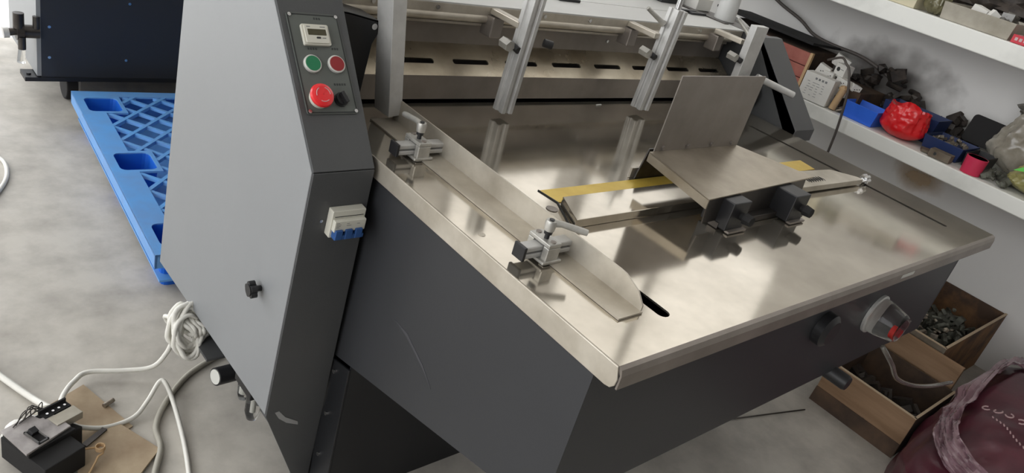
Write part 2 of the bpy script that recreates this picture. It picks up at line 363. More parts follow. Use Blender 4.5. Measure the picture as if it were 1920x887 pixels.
c = MB(); c.prism(rrect(.0395, .090, .226, .2635, .003), O1C, X, V1, N1, .0065, .0125)
c.prism(rrect(.043, .0865, .2285, .261, .003), O1C, X, V1, N1, .0125, .015)
obj('counter', c, 'whiteplastic', pn, bevel=.0008, label='ivory counter with a small display')
obj('counter_display', MB().prism(rrect(.0485, .0825, .2425, .2535, .001), O1C, X, V1, N1, .0150, .0153), 'lcd', pn)
obj('counter_key', MB().prism(rrect(.0625, .0705, .2365, .2395, .0014), O1C, X, V1, N1, .0150, .0158), 'plastic', pn)
mk = MB()
for u, v, L in ((.0475, .257, .007), (.0725, .257, .010), (.0735, .237, .007)): mk.prism([(u, v), (u+L, v), (u+L, v+.0014), (u, v+.0014)], O1C, X, V1, N1, .0150, .0152)
obj('counter_print', mk, 'greyink', pn)
def button(u, v, m, lab):
    obj('button_ring', MB().cyl(lp(u, v, .003), lp(u, v, .0075), .0158, n=28).cyl(lp(u, v, .0075), lp(u, v, .0085), .0158, .0145, n=28), 'ring', pn, smooth='auto')
    return obj('push_button', MB().cyl(lp(u, v, .004), lp(u, v, .0095), .0132, n=28), m, pn, smooth='auto', label=lab)
button(.0390, .1868, 'greenb', 'green push button'); button(.0840, .1870, 'redb', 'dark red push button')
obj('stop_ring', MB().cyl(lp(.0375, .126, .003), lp(.0375, .126, .010), .0175, n=28), 'whiteplastic', pn, smooth='auto')
e = MB(); pr = [(.008, .0135), (.014, .0135), (.016, .0195), (.020, .0210), (.024, .0195), (.026, .015), (.0268, .0)]
for (t0, r0), (t1, r1) in zip(pr[:-1], pr[1:]): e.tube([lp(.0355, .1255, t0), lp(.0355, .1255, t1)], [r0, max(r1, .0005)], 32, caps=False)
obj('emergency_stop', e, 'estop', pn, smooth='auto', label='red mushroom emergency stop button')
e = MB()
for k0 in range(3):
    pts = [lp(.0355+.0125*math.cos(a), .1255+.0125*math.sin(a), .0264) for a in [k0*2.094+j*.2 for j in range(7)]]
    e.tube(pts, .0007, 6)
obj('turn_arrow', e, 'pinkprint', pn)
obj('selector_base', MB().cyl(lp(.0785, .1235, .003), lp(.0785, .1235, .0075), .0125, n=24), 'plastic', pn, smooth='auto')
s = MB(); s.cyl(lp(.0785, .1235, .0075), lp(.0785, .1235, .013), .0105, n=24); R = Matrix((Vector(X), V1, N1)).transposed()
s.obox(lp(.0785, .1235, .017), (.0065, .020, .010), mtx=R @ Matrix.Rotation(.35, 3, 'Z'))
obj('selector_switch', s, 'plastic', pn, smooth='auto', bevel=.0006)
mk = MB()
for (u, v, n) in ((.037, .2135, 4), (.0825, .2145, 3), (.072, .150, 5), (.060, .2685, 3)):
    for i in range(n):
        uu = u+i*.0048
        mk.prism([(uu, v), (uu+.0036, v), (uu+.0036, v+.0008), (uu, v+.0008)], O1, X, V1, N1, .0065, .0068)
        mk.prism([(uu, v+.002), (uu+.0036, v+.002), (uu+.0036, v+.0028), (uu, v+.0028)], O1, X, V1, N1, .0065, .0068)
        mk.prism([(uu+.0014, v-.0006), (uu+.0022, v-.0006), (uu+.0022, v+.0034), (uu+.0014, v+.0034)], O1, X, V1, N1, .0065, .0068)
obj('panel_print', mk, 'ink', pn, kind='stuff')
# circuit breaker on the lower front plate
def lq(u, v, t): return O2+Vector((u, 0, 0))+V2*v+N2*(t+.0035)
cb = MB(); cb.prism(rrect(.043, .108, -.122, -.068, .002), O2, X, V2, N2, .0035, .020)
cb.prism([(.045, -.083), (.106, -.083), (.106, -.105), (.045, -.105)], O2, X, V2, N2, .020, .030)
brk = obj('circuit_breaker', cb, 'whiteplastic', mc, bevel=.0012, label='white three-pole circuit breaker with blue toggles')
for i in range(3):
    u = .0475+i*.0195
    obj('toggle', MB().prism([(u, -.100), (u+.0135, -.100), (u+.0135, -.119), (u, -.119)], O2, X, V2, N2, .018, .0345), 'blueplastic', brk, bevel=.001)
obj('toggle_bar', MB().prism([(.047, -.111), (.104, -.111), (.104, -.1195), (.047, -.1195)], O2, X, V2, N2, .020, .0335), 'blueplastic', brk, bevel=.001)
obj('breaker_slit', MB().prism([(.048, -.079), (.104, -.079), (.104, -.0802), (.048, -.0802)], O2, X, V2, N2, .020, .0204), 'ink', brk)
mk = MB()
for i, (u, v, L) in enumerate(((.048, -.086, .006), (.048, -.089, .009), (.048, -.092, .008), (.048, -.095, .006), (.068, -.088, .005), (.068, -.092, .009), (.088, -.09, .006))): mk.prism([(u, v), (u+L, v), (u+L, v-.0008), (u, v-.0008)], O2, X, V2, N2, .030, .0303)
obj('breaker_print', mk, 'greyink', brk)
obj('screw', MB().cyl(lq(.0325, -.0953, 0), lq(.0325, -.0953, .002), .0032, n=10), 'screw', fp, smooth='auto')
# bracket plate between pillar and beam
b = MB(); b.prism([(.66, 1.03), (.748, 1.022), (.815, 1.010), (.815, .985), (.806, .965), (.800, .880), (.797, .845), (.66, .845)], (0, 1.24, 0), X, Z, Y, 0, .004)
b.prism([(.66, 1.03), (.748, 1.022), (.815, 1.010), (.815, 1.006), (.748, 1.018), (.66, 1.026)], (0, 1.24, 0), X, Z, Y, 0, .13)
obj('side_bracket', b, 'black', mc, bevel=.001)
obj('screw', MB().cyl((.803, 1.236, 1.0), (.803, 1.241, 1.0), .006, n=12), 'screw', mc, smooth='auto')
# --- beam
XL, XR = .70, 2.14
BY, TZ = 1.315, 1.036
bm_ = obj('beam_back', MB().box(XL, XR, 1.362, 1.368, .82, TZ-.003), 'steel_screen', mc)
lowp = obj('blade_guard', MB().box(XL, XR, 1.2865, 1.290, T+.009, .887), 'steel_screen', mc)
L2 = math.hypot(.075, .050); U2 = Vector((0, .075, .050)).normalized(); W2 = Vector((0, -.05, .075)).normalized()
holes = []
for i in range(-1, 8):
    cx = 1.123+(.1545)*(i)
    if cx < XL+.06 or cx > XR-.06: continue
    holes.append(rrect(cx-.051, cx+.051, L2*.37, L2*.37+.0135, .0055, 3))
holes_l = holes
M['slotsteel'] = mat('slotted_plate_steel', (206, 196, 176), .30, .85, rgb2=(176, 164, 144), scale=9, rvar=.08)
slp = obj('slotted_plate', MB().holed([(XL, 0), (XR, 0), (XR, L2), (XL, L2)], holes, (0, 1.287, .886), X, U2, W2, -.003), 'slotsteel', mc)
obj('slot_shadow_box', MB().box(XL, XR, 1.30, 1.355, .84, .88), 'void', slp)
obj('roller_shaft', MB().cyl((XL+.03, BY+.006, 1.009), (XR-.04, BY+.006, 1.009), .0100, n=20), 'steel_dull', mc, smooth='auto')
obj('lower_rail', MB().box(XL, XR-.04, BY+.012, BY+.045, .990, .996), 'steel_dull', mc, bevel=.001)
fl = obj('top_flange', MB().box(XL+.02, XR+.005, BY, BY+.004, TZ-.020, TZ), 'steel_dull', mc, bevel=.001)
for x in [.84+.155*i for i in range(9)]:
    obj('screw', MB().cyl((x, BY, TZ-.009), (x, BY-.004, TZ-.009), .0045, n=10), 'screw', fl, smooth='auto')
tc = MB(); tc.box(XL+.02, 2.15, BY, 1.453, TZ, TZ+.003); tc.box(XL+.02, 2.15, 1.457, 2.3, TZ, TZ+.003); tc.box(XL+.02, 2.15, 1.453, 1.457, TZ-.004, TZ)
tpc = obj('top_cover', tc, 'topcover', mc)
for x, y in ((1.46, 1.432), (2.04, 1.443)):
    obj('cover_latch', MB().box(x, x+.075, y, y+.014, TZ+.003, TZ+.010).box(x-.02, x+.04, y+.016, y+.03, TZ+.003, TZ+.012), 'plastic', tpc, bevel=.001)
obj('cover_hinge_strip', MB().box(2.115, 2.140, 1.37, 1.9, TZ+.003, TZ+.006), 'darksteel', tpc)
for i, x in enumerate((.95, 1.60)): obj('screw', MB().cyl((x, 1.362, .965), (x, 1.357, .965), .004, n=10), 'screw', bm_, smooth='auto')
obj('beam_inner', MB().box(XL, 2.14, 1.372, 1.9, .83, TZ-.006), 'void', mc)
obj('end_housing', MB().box(2.156, 2.262, 1.275, 1.9, .80, TZ), 'darksteel', mc, bevel=.002)
# --- posts
def post(xb, yb, zb, xt, yt, zt, wx, wy, groove=True, mm='alu', lab=None):
    p0, p1 = Vector((xb, yb, zb)), Vector((xt, yt, zt)); d = (p1-p0).normalized()
    u = Vector((1, 0, 0)); u = (u-d*u.dot(d)).normalized(); v = d.cross(u)*-1
    if v.y < 0: v = -v
    if groove:
        prof = [(0, 0), (wx*.32, 0), (wx*.36, wy*.14), (wx*.64, wy*.14), (wx*.68, 0), (wx, 0), (wx, wy), (0, wy), (0, wy*.68), (wx*.12, wy*.62), (wx*.12, wy*.38), (0, wy*.32)]
    else: prof = [(0, 0), (wx, 0), (wx, wy), (0, wy)]
    mb = MB(); mb.prism(prof, p0, u, v, d, 0, (p1-p0).length)
    return obj('guide_post', mb, mm, mc, bevel=.0012, label=lab)
pL = post(.837, 1.185, .838, .768, 1.20, 1.30, .030, .055, False, 'alu', 'wide bare metal angle post')
p1 = post(1.133, 1.19, .838, 1.145, 1.19, 1.13, .032, .034)
p2 = post(1.608, 1.19, .840, 1.627, 1.19, 1.105, .040, .034)
p3 = post(1.984, 1.18, .84, 1.984, 1.18, 1.088, .062, .022, False, 'alu', 'smooth flat metal post')
def hanger(par, x, y, z, lever=None):
    obj('hanger_arm', MB().box(x-.016, x+.006, y+.028, y+.125, z-.018, z-.004), 'steel_dull', par, bevel=.002)
    obj('hanger_block', MB().box(x-.022, x+.010, y+.10, y+.140, z-.065, z-.02), 'steel_screen', par, bevel=.003)
    obj('hex_knob', MB().cyl((x-.040, y+.035, z-.050), (x-.040, y+.008, z-.052), .0125, n=6), 'cast', par)
    obj('lock_screw', MB().cyl((x-.020, y+.03, z-.053), (x-.020, y+.002, z-.058), .0075, n=12), 'plastic', par, smooth='auto')
    if lever:
        a, b = lever; a = Vector(a); b = Vector(b)
        obj('clamp_lever', MB().tube([a, a+(b-a)*.15, b], [.009, .0065, .0055], 10), 'cast', par, smooth='auto')
hanger(p1, 1.155, 1.19, 1.040); hanger(p2, 1.620, 1.19, 1.040, ((1.618, 1.215, 1.062), (1.569, 1.24, 1.091)))
hanger(p3, 1.995, 1.18, 1.045, ((2.000, 1.205, 1.058), (1.974, 1.24, 1.090)))
obj('lock_screw', MB().cyl((1.195, 1.185, 1.005), (1.212, 1.175, 1.003), .009, n=12), 'plastic', p1, smooth='auto')
obj('post_stud', MB().cyl((1.640, 1.205, 1.105), (1.640, 1.205, 1.135), .008, n=12), 'screw', p2, smooth='auto')
# --- right end frame
e = MB(); e.prism([(1.028, .80), (1.028, .834), (1.25, 1.04), (1.5, 1.04), (1.5, .80)], (2.150, 0, 0), Y, Z, X, 0, .006)
e.prism([(1.030, .80), (1.030, .836), (1.25, 1.042), (1.27, 1.042), (1.05, .80)], (2.15, 0, 0), Y, Z, X, 0, .115)
obj('end_frame', e, 'grey', mc, bevel=.001)
obj('end_shaft', MB().cyl((2.05, 1.16, .95), (2.155, 1.085, .925), .010, n=16), 'alu', mc, smooth='auto')
obj('end_gear', MB().cyl((2.10, 1.215, .88), (2.13, 1.215, .88), .045, n=22), 'darksteel', mc, bevel=.004, smooth='auto')
# pulley on the far end
pu = MB(); pc_ = Vector((2.345, 1.47, 1.0)); da = Vector((.35, -.25, .9)).normalized()
pu.cyl(pc_-da*.03, pc_+da*.02, .018, n=18); pu.cyl(pc_+da*.02, pc_+da*.03, .040, .045, n=26); pu.cyl(pc_+da*.03, pc_+da*.036, .045, .034, n=26)
obj('end_pulley', pu, 'alu', mc, smooth='auto')
ch = MB(); random.seed(3)
for i in range(26):
    ch.obox((2.36+random.uniform(-.08, .14), 1.44+random.uniform(-.08, .10), .95+random.uniform(-.02, .05)), (random.uniform(.012, .03),)*3, (random.random()*3, random.random()*3, random.random()*3))
obj('drive_fittings', ch, 'bits', mc, bevel=.001)
obj('end_motor', MB().cyl((2.27, 1.47, .93), (2.46, 1.47, .93), .060, n=24), 'darksteel', mc, smooth='auto')
# --- side guide (angle bar)
g = MB(); g.box(.809, .862, .512, 1.205, T+.0005, T+.0035)
g.prism([(.515, .0005), (.515, .012), (.530, .028), (.560, .040), (.572, .041), (1.205, .047), (1.205, .0005)], (.860, 0, T), Y, Z, X, 0, .003)
sg = obj('side_guide', g, 'steel_dull', mc, label='long bent steel angle bar')
def clamp(y, lev_dir, mark):
    r = MB()
    for zz in (.0130, .0245):
        r.obox((.8155, y, T+zz), (.105, .021, .0085))
    r.obox((.8155, y, T+.0188), (.105, .011, .006))
    rl = obj('clamp_rail', r, 'alu', mc, bevel=.002, label='short polished extrusion')
    obj('rail_cap', MB().box(.758, .7635, y-.0125, y+.0125, T+.007, T+.0305), 'plastic', rl, bevel=.001)
    b = MB(); b.box(.796, .822, y-.024, y+.024, T+.030, T+.037); b.box(.796, .822, y-.024, y-.0115, T+.001, T+.030); b.box(.796, .822, y+.0115, y+.024, T+.001, T+.030)
    b.box(.790, .830, y-.026, y+.026, T+.0035, T+.0085)
    bk = obj('clamp_block', b, 'cast', mc, bevel=.0015)
    for dy in (-.017, .017): obj('screw', MB().cyl((.809, y+dy, T+.037), (.809, y+dy, T+.0385), .0045, n=12).cyl((.809, y+dy, T+.0385), (.809, y+dy, T+.0388), .002, n=6), 'steel_screen', bk, smooth='auto')
    c0 = Vector((.807, y-.003, T+.037))
    obj('lever_stud', MB().tube([c0, c0+Vector((0, 0, .007)), c0+Vector((0, 0, .008)), c0+Vector((0, 0, .015))], [.004, .004, .0065, .007], 14), 'plastic', bk, smooth='auto')
    h = MB(); h.tube([c0+Vector((0, 0, .014)), c0+Vector((0, 0, .027)), c0+Vector((0, 0, .031))], [.008, .0095, .008], 18)
    d = Vector((*lev_dir, 0)).normalized(); L = .058
    q = c0+Vector((0, 0, .026)); h.tube([q, q+d*L*.3+Vector((0, 0, .002)), q+d*L*.85+Vector((0, 0, -.002)), q+d*L+Vector((0, 0, -.003))], [.0060, .0050, .0055, .005], 12)
    hv = obj('clamp_lever', h, 'cast', bk, smooth='auto')
    obj('lever_cap', MB().cyl(c0+Vector((0, 0, .031)), c0+Vector((0, 0, .0328)), .0042, n=12), 'plastic', bk, smooth='auto')
clamp(.685, (.036, -.028), 1); clamp(1.042, (.0, .07), 2)
# --- cross guide: yellow strip, tray and hood
obj('yellow_strip', MB().prism([(.983, .829), (1.925, .829), (1.935, .880), (.975, .876)], (0, 0, T), X, Y, Z, .0002, .0016), 'yellow', mc, label='yellow strip let into the table')
obj('strip_edge', MB().prism([(.940, .749), (.982, .829), (.976, .878), (.974, .878), (.979, .829), (.937, .749)], (0, 0, T), X, Y, Z, .0002, .002), 'ink', mc)
obj('guide_bar', MB().prism([(.943, .745), (1.70, .745), (1.70, .822), (.981, .822)], (0, 0, T), X, Y, Z, .0005, .0165), 'steel', mc, bevel=.001, label='polished flat guide bar')
obj('rear_rail', MB().box(1.245, 1.66, .888, .893, T+.001, T+.022), 'steel_dull', mc)
wg = obj('guide_arm', MB().prism([(1.66, .735), (1.99, .728), (1.985, .745), (1.93, .795), (1.79, .806), (1.745, .795), (1.70, .765)], (0, 0, T), X, Y, Z, .003, .0175), 'steel_dull', mc, bevel=.001, label='pale steel arm with rounded end')
mk = MB()
for i in range(7):
    x = 1.752+i*.011; mk.tube([(x, .752, T+.018), (x+.004, .770, T+.018), (x+.008, .754, T+.018), (x+.004, .748, T+.018)], .0007, 4)
obj('arm_writing', mk, 'ink', wg)
kn = MB(); kn.cyl((1.99, .735, T+.012), (2.012, .733, T+.012), .006, n=10)
for i in range(6):
    a = i*PI/3; kn.cyl((2.003, .734+.009*math.cos(a), T+.014+.009*math.sin(a)), (2.020, .733+.009*math.cos(a), T+.014+.009*math.sin(a)), .0045, n=8)
obj('arm_knob', kn, 'screw', wg, smooth='auto')
def hz(y): return .892+(y-.67)/.18*.013
hx = lambda y: (1.207+(y-.672)/.176*.018, 1.642-(y-.672)/.176*.105)
hp = [(1.203, .674), (1.630, .697), (1.533, .848), (1.224, .848)]
h = MB()
vs = [(x, y, hz(y)) for x, y in hp]+[(x, y, hz(y)-.003) for x, y in hp]
h.add(vs, [(0, 1, 2, 3), (7, 6, 5, 4), (0, 4, 5, 1), (1, 5, 6, 2), (2, 6, 7, 3), (3, 7, 4, 0)])
hd = obj('guide_hood', h, 'steel_hood', mc, bevel=.0006, label='folded steel hood over the guide bar')
h = MB(); v0 = Vector((1.203, .674, hz(.674))); v1 = Vector((1.224, .848, hz(.848)))
dn = Vector((0, 0, -.020)); tx = Vector((.003, 0, 0))
h.add([v0, v1, v1+dn, v0+dn, v0+tx, v1+tx, v1+dn+tx, v0+dn+tx], [(0, 1, 2, 3), (7, 6, 5, 4), (0, 4, 5, 1), (1, 5, 6, 2), (2, 6, 7, 3), (3, 7, 4, 0)])
obj('hood_flange', h, 'steel_hood', hd)
h = MB(); v0 = Vector((1.206, .676, .889)); v1 = Vector((1.600, .697, .890)); dn = Vector((0.01, 0, -.050)); tx = Vector((0, .003, 0))
h.add([v0, v1, v1+dn, v0+dn, v0+tx, v1+tx, v1+dn+tx, v0+dn+tx], [(0, 1, 2, 3), (7, 6, 5, 4), (0, 4, 5, 1), (1, 5, 6, 2), (2, 6, 7, 3), (3, 7, 4, 0)])
obj('hood_web', h, 'darksteel', hd)
obj('hood_foot', MB().box(1.26, 1.60, .668, .69, T+.001, T+.014), 'darksteel', hd, bevel=.001)
obj('hood_shade_plate', MB().prism([(1.252, .001), (1.63, .001), (1.54, .068), (1.268, .068)], (0, .880, T), X, Z, Y, 0, .003), 'darksteel', hd)  # back plate in dark steel, standing in for the shadow inside the hood
sc_ = obj('hood_screen', MB().prism([(1.238, hz(.848)-.001), (1.533, hz(.848)-.003), (1.536, 1.066), (1.242, 1.062)], (0, .848, 0), X, Z, (0, 1, 0), 0, .0025), 'steel_screen', mc, label='upright dull steel screen plate')
for x in (1.262, 1.345, 1.43, 1.505):
    obj('screw', MB().cyl((x, .848, hz(.848)+.007), (x, .8435, hz(.848)+.007), .0048, n=6), 'steel_screen', sc_, smooth='auto')
for x, yf in ((1.262, .652), (1.474, .642)):
    bl = obj('clamp_housing', MB().box(x, x+.060, yf, .712, T+.004, .888), 'plastic', hd, bevel=.002, label='black square housing')
    kk = MB(); kk.cyl((x+.040, yf, .858), (x+.040, yf-.010, .858), .008, n=12); kk.cyl((x+.040, yf-.009, .858), (x+.040, yf-.025, .858), .0125, .0105, n=8)
    obj('housing_knob', kk, 'rubber', hd, smooth='auto')
    obj('housing_lip', MB().box(x+.004, x+.064, yf-.008, yf+.002, T+.002, T+.006), 'steel_screen', hd)
# --- things on the front panel
dm = Vector((1.712, .470, .662))
def yc(c, y0, y1, r0, r1, n=28): return MB().tube([Vector((c.x, y0, c.z)), Vector((c.x, y1, c.z))], [r0, r1], n)
fln = obj('cup_flange', MB().tube([(dm.x, .470, dm.z), (dm.x, .464, dm.z), (dm.x, .462, dm.z)], [.048, .048, .044], 30), 'alu', mc, smooth='auto', label='thin bright mounting ring')
obj('cup_insert', MB().cyl((dm.x+.012, .425, dm.z-.014), (dm.x+.012, .405, dm.z-.014), .010, n=18), 'redtint', fln, smooth='auto', label='red tip inside the clear cup')
cup = MB(); cup.tube([(dm.x, .462, dm.z), (dm.x, .444, dm.z), (dm.x, .408, dm.z), (dm.x, .402, dm.z)], [.043, .042, .034, .030], 28, caps=False)
cup.tube([(dm.x, .4025, dm.z), (dm.x, .4055, dm.z)], [.030, .030], 28)
obj('clear_cup', cup, 'glass', fln, smooth='auto')
obj('cup_latch', MB().box(dm.x+.032, dm.x+.048, .405, .425, dm.z-.008, dm.z+.012), 'plastic', fln, bevel=.002)
obj('hand_wheel', MB().tube([(1.445, .470, .690), (1.445, .452, .690), (1.445, .444, .690)], [.036, .036, .026], 24), 'plastic', mc, smooth='auto', label='round black knob')
obj('rod_end', MB().tube([(1.665, .60, .503), (1.665, .436, .503), (1.665, .430, .503)], [.0185, .0185, .016], 18), 'plastic', mc, smooth='auto', label='black capped rod end')
obj('front_decal', MB().box(1.60, 1.66, .4262, .4268, T-.022, T-.014), 'gauge', mc)
# --- under the pillar: bracket, gauge, filter bowl
obj('cable_bracket', MB().box(.60, .66, 1.36, 1.46, .165, .172).box(.640, .646, 1.10, 1.44, .172, .26), 'grey', mc, bevel=.001)
gq = obj('pressure_gauge', MB().cyl((.598, 1.302, .168), (.650, 1.312, .160), .0205, n=24), 'plastic', mc, smooth='auto', label='small black pressure gauge')
obj('gauge_face', MB().cyl((.5985, 1.302, .168), (.5965, 1.3016, .1683), .0172, n=24), 'gauge', gq, smooth='auto')
fb = MB(); fb.tube([(.625, 1.215, .210), (.625, 1.215, .185), (.625, 1.215, .170)], [.014, .014, .010], 16)
fb.tube([(.63, 1.175, .215), (.63, 1.175, .165), (.63, 1.175, .145), (.63, 1.175, .138)], [.017, .017, .012, .004], 16)
obj('filter_bowl', fb, 'glass', mc, smooth='auto', label='clear filter bowls')
obj('filter_core', MB().cyl((.63, 1.175, .215), (.63, 1.175, .165), .004, n=10).cyl((.625, 1.215, .212), (.625, 1.215, .185), .007, n=10), 'gauge', mc, smooth='auto')
obj('filter_head', MB().box(.61, .66, 1.155, 1.235, .213, .255), 'plastic', mc, bevel=.002)

# ================================================================== FLOOR, LEFT
def cable(name, pts, r, m, label, cat='cable', group=None, n=8): return obj(name, MB().tube(smooth_path(pts, n), r, 8), m, smooth=True, label=label, cat=cat, group=group)
cable('power_cable', [(.15, 1.88, .009), (.218, 1.717, .010), (.247, 1.644, .010), (.289, 1.542, .014), (.318, 1.457, .035), (.325, 1.425, .05)], .0075, 'cablew', 'thick white cable entering from the left edge and ending at the black switch')
cable('power_cable', [(.318, 1.425, .045), (.326, 1.455, .055), (.345, 1.50, .045), (.375, 1.548, .03), (.412, 1.579, .022), (.483, 1.558, .022), (.542, 1.533, .035), (.575, 1.533, .07), (.593, 1.532, .12), (.614, 1.518, .165), (.628, 1.49, .178)], .006, 'cablew', 'white cable looping from the switch up to the coiled bundle')
cable('power_cable', [(.330, 1.40, .045), (.357, 1.403, .02), (.404, 1.397, .008), (.462, 1.404, .010), (.500, 1.43, .025), (.535, 1.462, .045), (.547, 1.455, .045), (.552, 1.41, .02), (.534, 1.285, .008), (.505, 1.169, .008), (.47, 1.08, .008)], .0055, 'cablew', 'white cable with a raised kink running from the switch to the bottom edge')
cable('air_hose', [(.725, 1.55, .007), (.699, 1.546, .007), (.616, 1.503, .007), (.541, 1.429, .007), (.497, 1.36, .007), (.485, 1.292, .007), (.442, 1.202, .007), (.42, 1.1, .007)], .007, 'cableg', 'dusty grey hose curving over the floor from under the pillar', 'hose')
cable('air_hose', [(.40, 2.93, .006), (.434, 2.80, .006), (.454, 2.744, .006), (.449, 2.663, .006), (.424, 2.582, .006), (.37, 2.484, .006), (.3, 2.42, .006)], .007, 'cablew', 'pale curved hose on the floor at the far left edge', 'hose')
# coiled bundle on the bracket
random.seed(11)
cb = MB(); cc = Vector((.590, 1.440, .205))
def loop(c, rx, ry, rot, n=28, r=.0055, wob=.006, seed=0):
    R = Matrix.Rotation(rot[2], 3, 'Z') @ Matrix.Rotation(rot[1], 3, 'Y') @ Matrix.Rotation(rot[0], 3, 'X')
    pts = []
    for i in range(n+1):
        a = 2*PI*i/n
        pts.append(Vector(c)+R @ Vector((rx*math.cos(a), ry*math.sin(a), 0))+noise.noise_vector(Vector((math.cos(a)*1.3, math.sin(a)*1.3, seed*3.3)))*wob)
    cb.tube(pts, r, 7, caps=False)
for i in range(12): loop(cc+Vector((random.uniform(-.012, .012), random.uniform(-.016, .016), random.uniform(-.012, .012))), random.uniform(.026, .044), random.uniform(.045, .060), (random.uniform(.9, 1.4), random.uniform(-.3, .3), random.uniform(-.2, .5)), seed=i)
for i in range(7): loop(cc+Vector((-.018+i*.006, .022, 0)), .02, .042, (random.uniform(-.2, .2), 1.2+random.uniform(-.2, .2), .3), seed=20+i)
obj('cable_bundle', cb, 'cablew', smooth=True, label='knotted bundle of white cable hanging at the bottom edge of the light grey pillar cover', cat='cable')
# boards
obj('hardboard_sheet', MB().prism([(.398, 1.560), (.285, 1.50), (.30, 1.30), (.352, 1.325), (.455, 1.385)], (0, 0, 0), X, Y, Z, .0005, .004), 'board', label='pale brown board lying under the cables beside the black switch', cat='board')
obj('hardboard_sheet', MB().prism([(.335, 1.345), (.400, 1.390), (.430, 1.400), (.483, 1.289), (.38, 1.19), (.30, 1.22)], (0, 0, 0), X, Y, Z, .005, .010), 'board', bevel=.0005, label='brown board lying in front of the black switch, its corner under the hose', cat='board')
obj('metal_strip', MB().prism([(.345, 1.362), (.395, 1.395), (.402, 1.385), (.352, 1.350)], (0, 0, 0), X, Y, Z, .011, .014), 'darksteel', label='dark metal strip lying on the brown boards beside the switch', cat='strip')
obj('metal_stub', MB().cyl((.417, 1.467, .008), (.441, 1.480, .008), .0055, n=12), 'bits', smooth='auto', label='small loose metal stub on the floor beside the pale board', cat='scrap')
# knife switch
sw = empty('isolator_switch', (.27, 1.34, .0), 'black boxed isolator switch with grey cover plate in the lower left corner', 'switch')
SZ = .082
bx = MB(); bx.prism([(.203, 1.387), (.291, 1.426), (.346, 1.359), (.318, 1.345), (.337, 1.30), (.255, 1.262)], (0, 0, 0), X, Y, Z, .010, SZ-.016)
bx.prism([(.206, 1.383), (.285, 1.418), (.33, 1.345), (.236, 1.305)], (0, 0, 0), X, Y, Z, SZ-.016, SZ-.004)
obj('switch_body', bx, 'rubber', sw, bevel=.002)
sp_ = mat('grey_switch_cover', (172, 166, 163), .4, 0, rgb2=(120, 114, 112), scale=14)
cvp = obj('cover_plate', MB().prism([(.203, 1.387), (.262, 1.412), (.275, 1.395), (.300, 1.400), (.322, 1.352), (.232, 1.302)], (0, 0, 0), X, Y, Z, SZ-.004, SZ+.001), sp_, sw, bevel=.001)
R = Matrix.Rotation(-1.15, 3, 'Z')
tg = MB(); cc = Vector((.258, 1.345, SZ+.003))
for dx, dy, sx, sy in ((0, .0095, .046, .003), (0, -.0095, .046, .003), (.0215, 0, .003, .022), (-.0215, 0, .003, .022)): tg.obox(cc+R @ Vector((dx, dy, 0)), (sx, sy, .005), mtx=R)
obj('toggle_frame', tg, 'greydirty', sw)
obj('toggle_well', MB().obox(cc+Vector((0, 0, -.001)), (.041, .017, .002), mtx=R), 'void', sw)
obj('toggle_lever', MB().obox(cc+R @ Vector((-.010, 0, .005)), (.014, .014, .016), mtx=R @ Matrix.Rotation(.35, 3, 'Y')), 'plastic', sw, bevel=.001)
tb = MB(); tb.obox((.307, 1.408, SZ-.002), (.058, .016, .010), rot=(0, 0, .40)); tb.obox((.302, 1.417, SZ+.006), (.060, .004, .012), rot=(0, 0, .40))
obj('terminal_strip', tb, 'rubber', sw)
for i in range(4):
    d = Vector((-.020+i*.013, -.001, 0)); d = Matrix.Rotation(.40, 3, 'Z') @ d
    obj('terminal_screw', MB().cyl(Vector((.307, 1.408, SZ+.003))+d, Vector((.307, 1.408, SZ+.006))+d, .0028, n=8), 'screw', sw, smooth='auto')
obj('terminal_cover', MB().obox((.320, 1.385, SZ-.006), (.058, .030, .018), rot=(0, 0, .40)), 'tray', sw, bevel=.001)
lead = MB(); lead.tube(smooth_path([(.325, 1.31, .05), (.36, 1.318, .035), (.372, 1.305, .03), (.36, 1.298, .028), (.352, 1.29, .02), (.33, 1.265, .014), (.29, 1.23, .01)], 6), .0022, 6)
for i in range(5):
    pts = [Vector((.368+.009*math.cos(a), 1.312+.009*math.sin(a), .034+i*.002)) for a in [j*PI/5 for j in range(11)]]; lead.tube(pts, .0015, 5)
obj('copper_lead', lead, 'tan', sw, smooth=True)
wr = MB(); random.seed(5)
for i in range(8):
    a = Vector((.292+random.uniform(-.008, .008), 1.447+random.uniform(-.008, .008), .055)); b_ = Vector((.225+i*.006, 1.385+i*.004, SZ+.003))
    wr.tube(smooth_path([a, (a+b_)/2+Vector((random.uniform(-.01, .01), random.uniform(-.01, .01), .02)), b_], 5), .0012, 5)
obj('bare_wires', wr, 'darksteel', sw, smooth=True)
wrap = MB(); wrap.blob((.30, 1.462, .035), (.022, .016, .016), 3, .3, 2.5, 2)
obj('tape_wrap', wrap, 'cableg', sw, smooth=True)
obj('cloth_pad', MB().blob((.255, 1.425, .03), (.045, .026, .03), 5, .3, 2, 3, floor=.004), 'white', sw, smooth=True, label='dusty white rag under the wires')

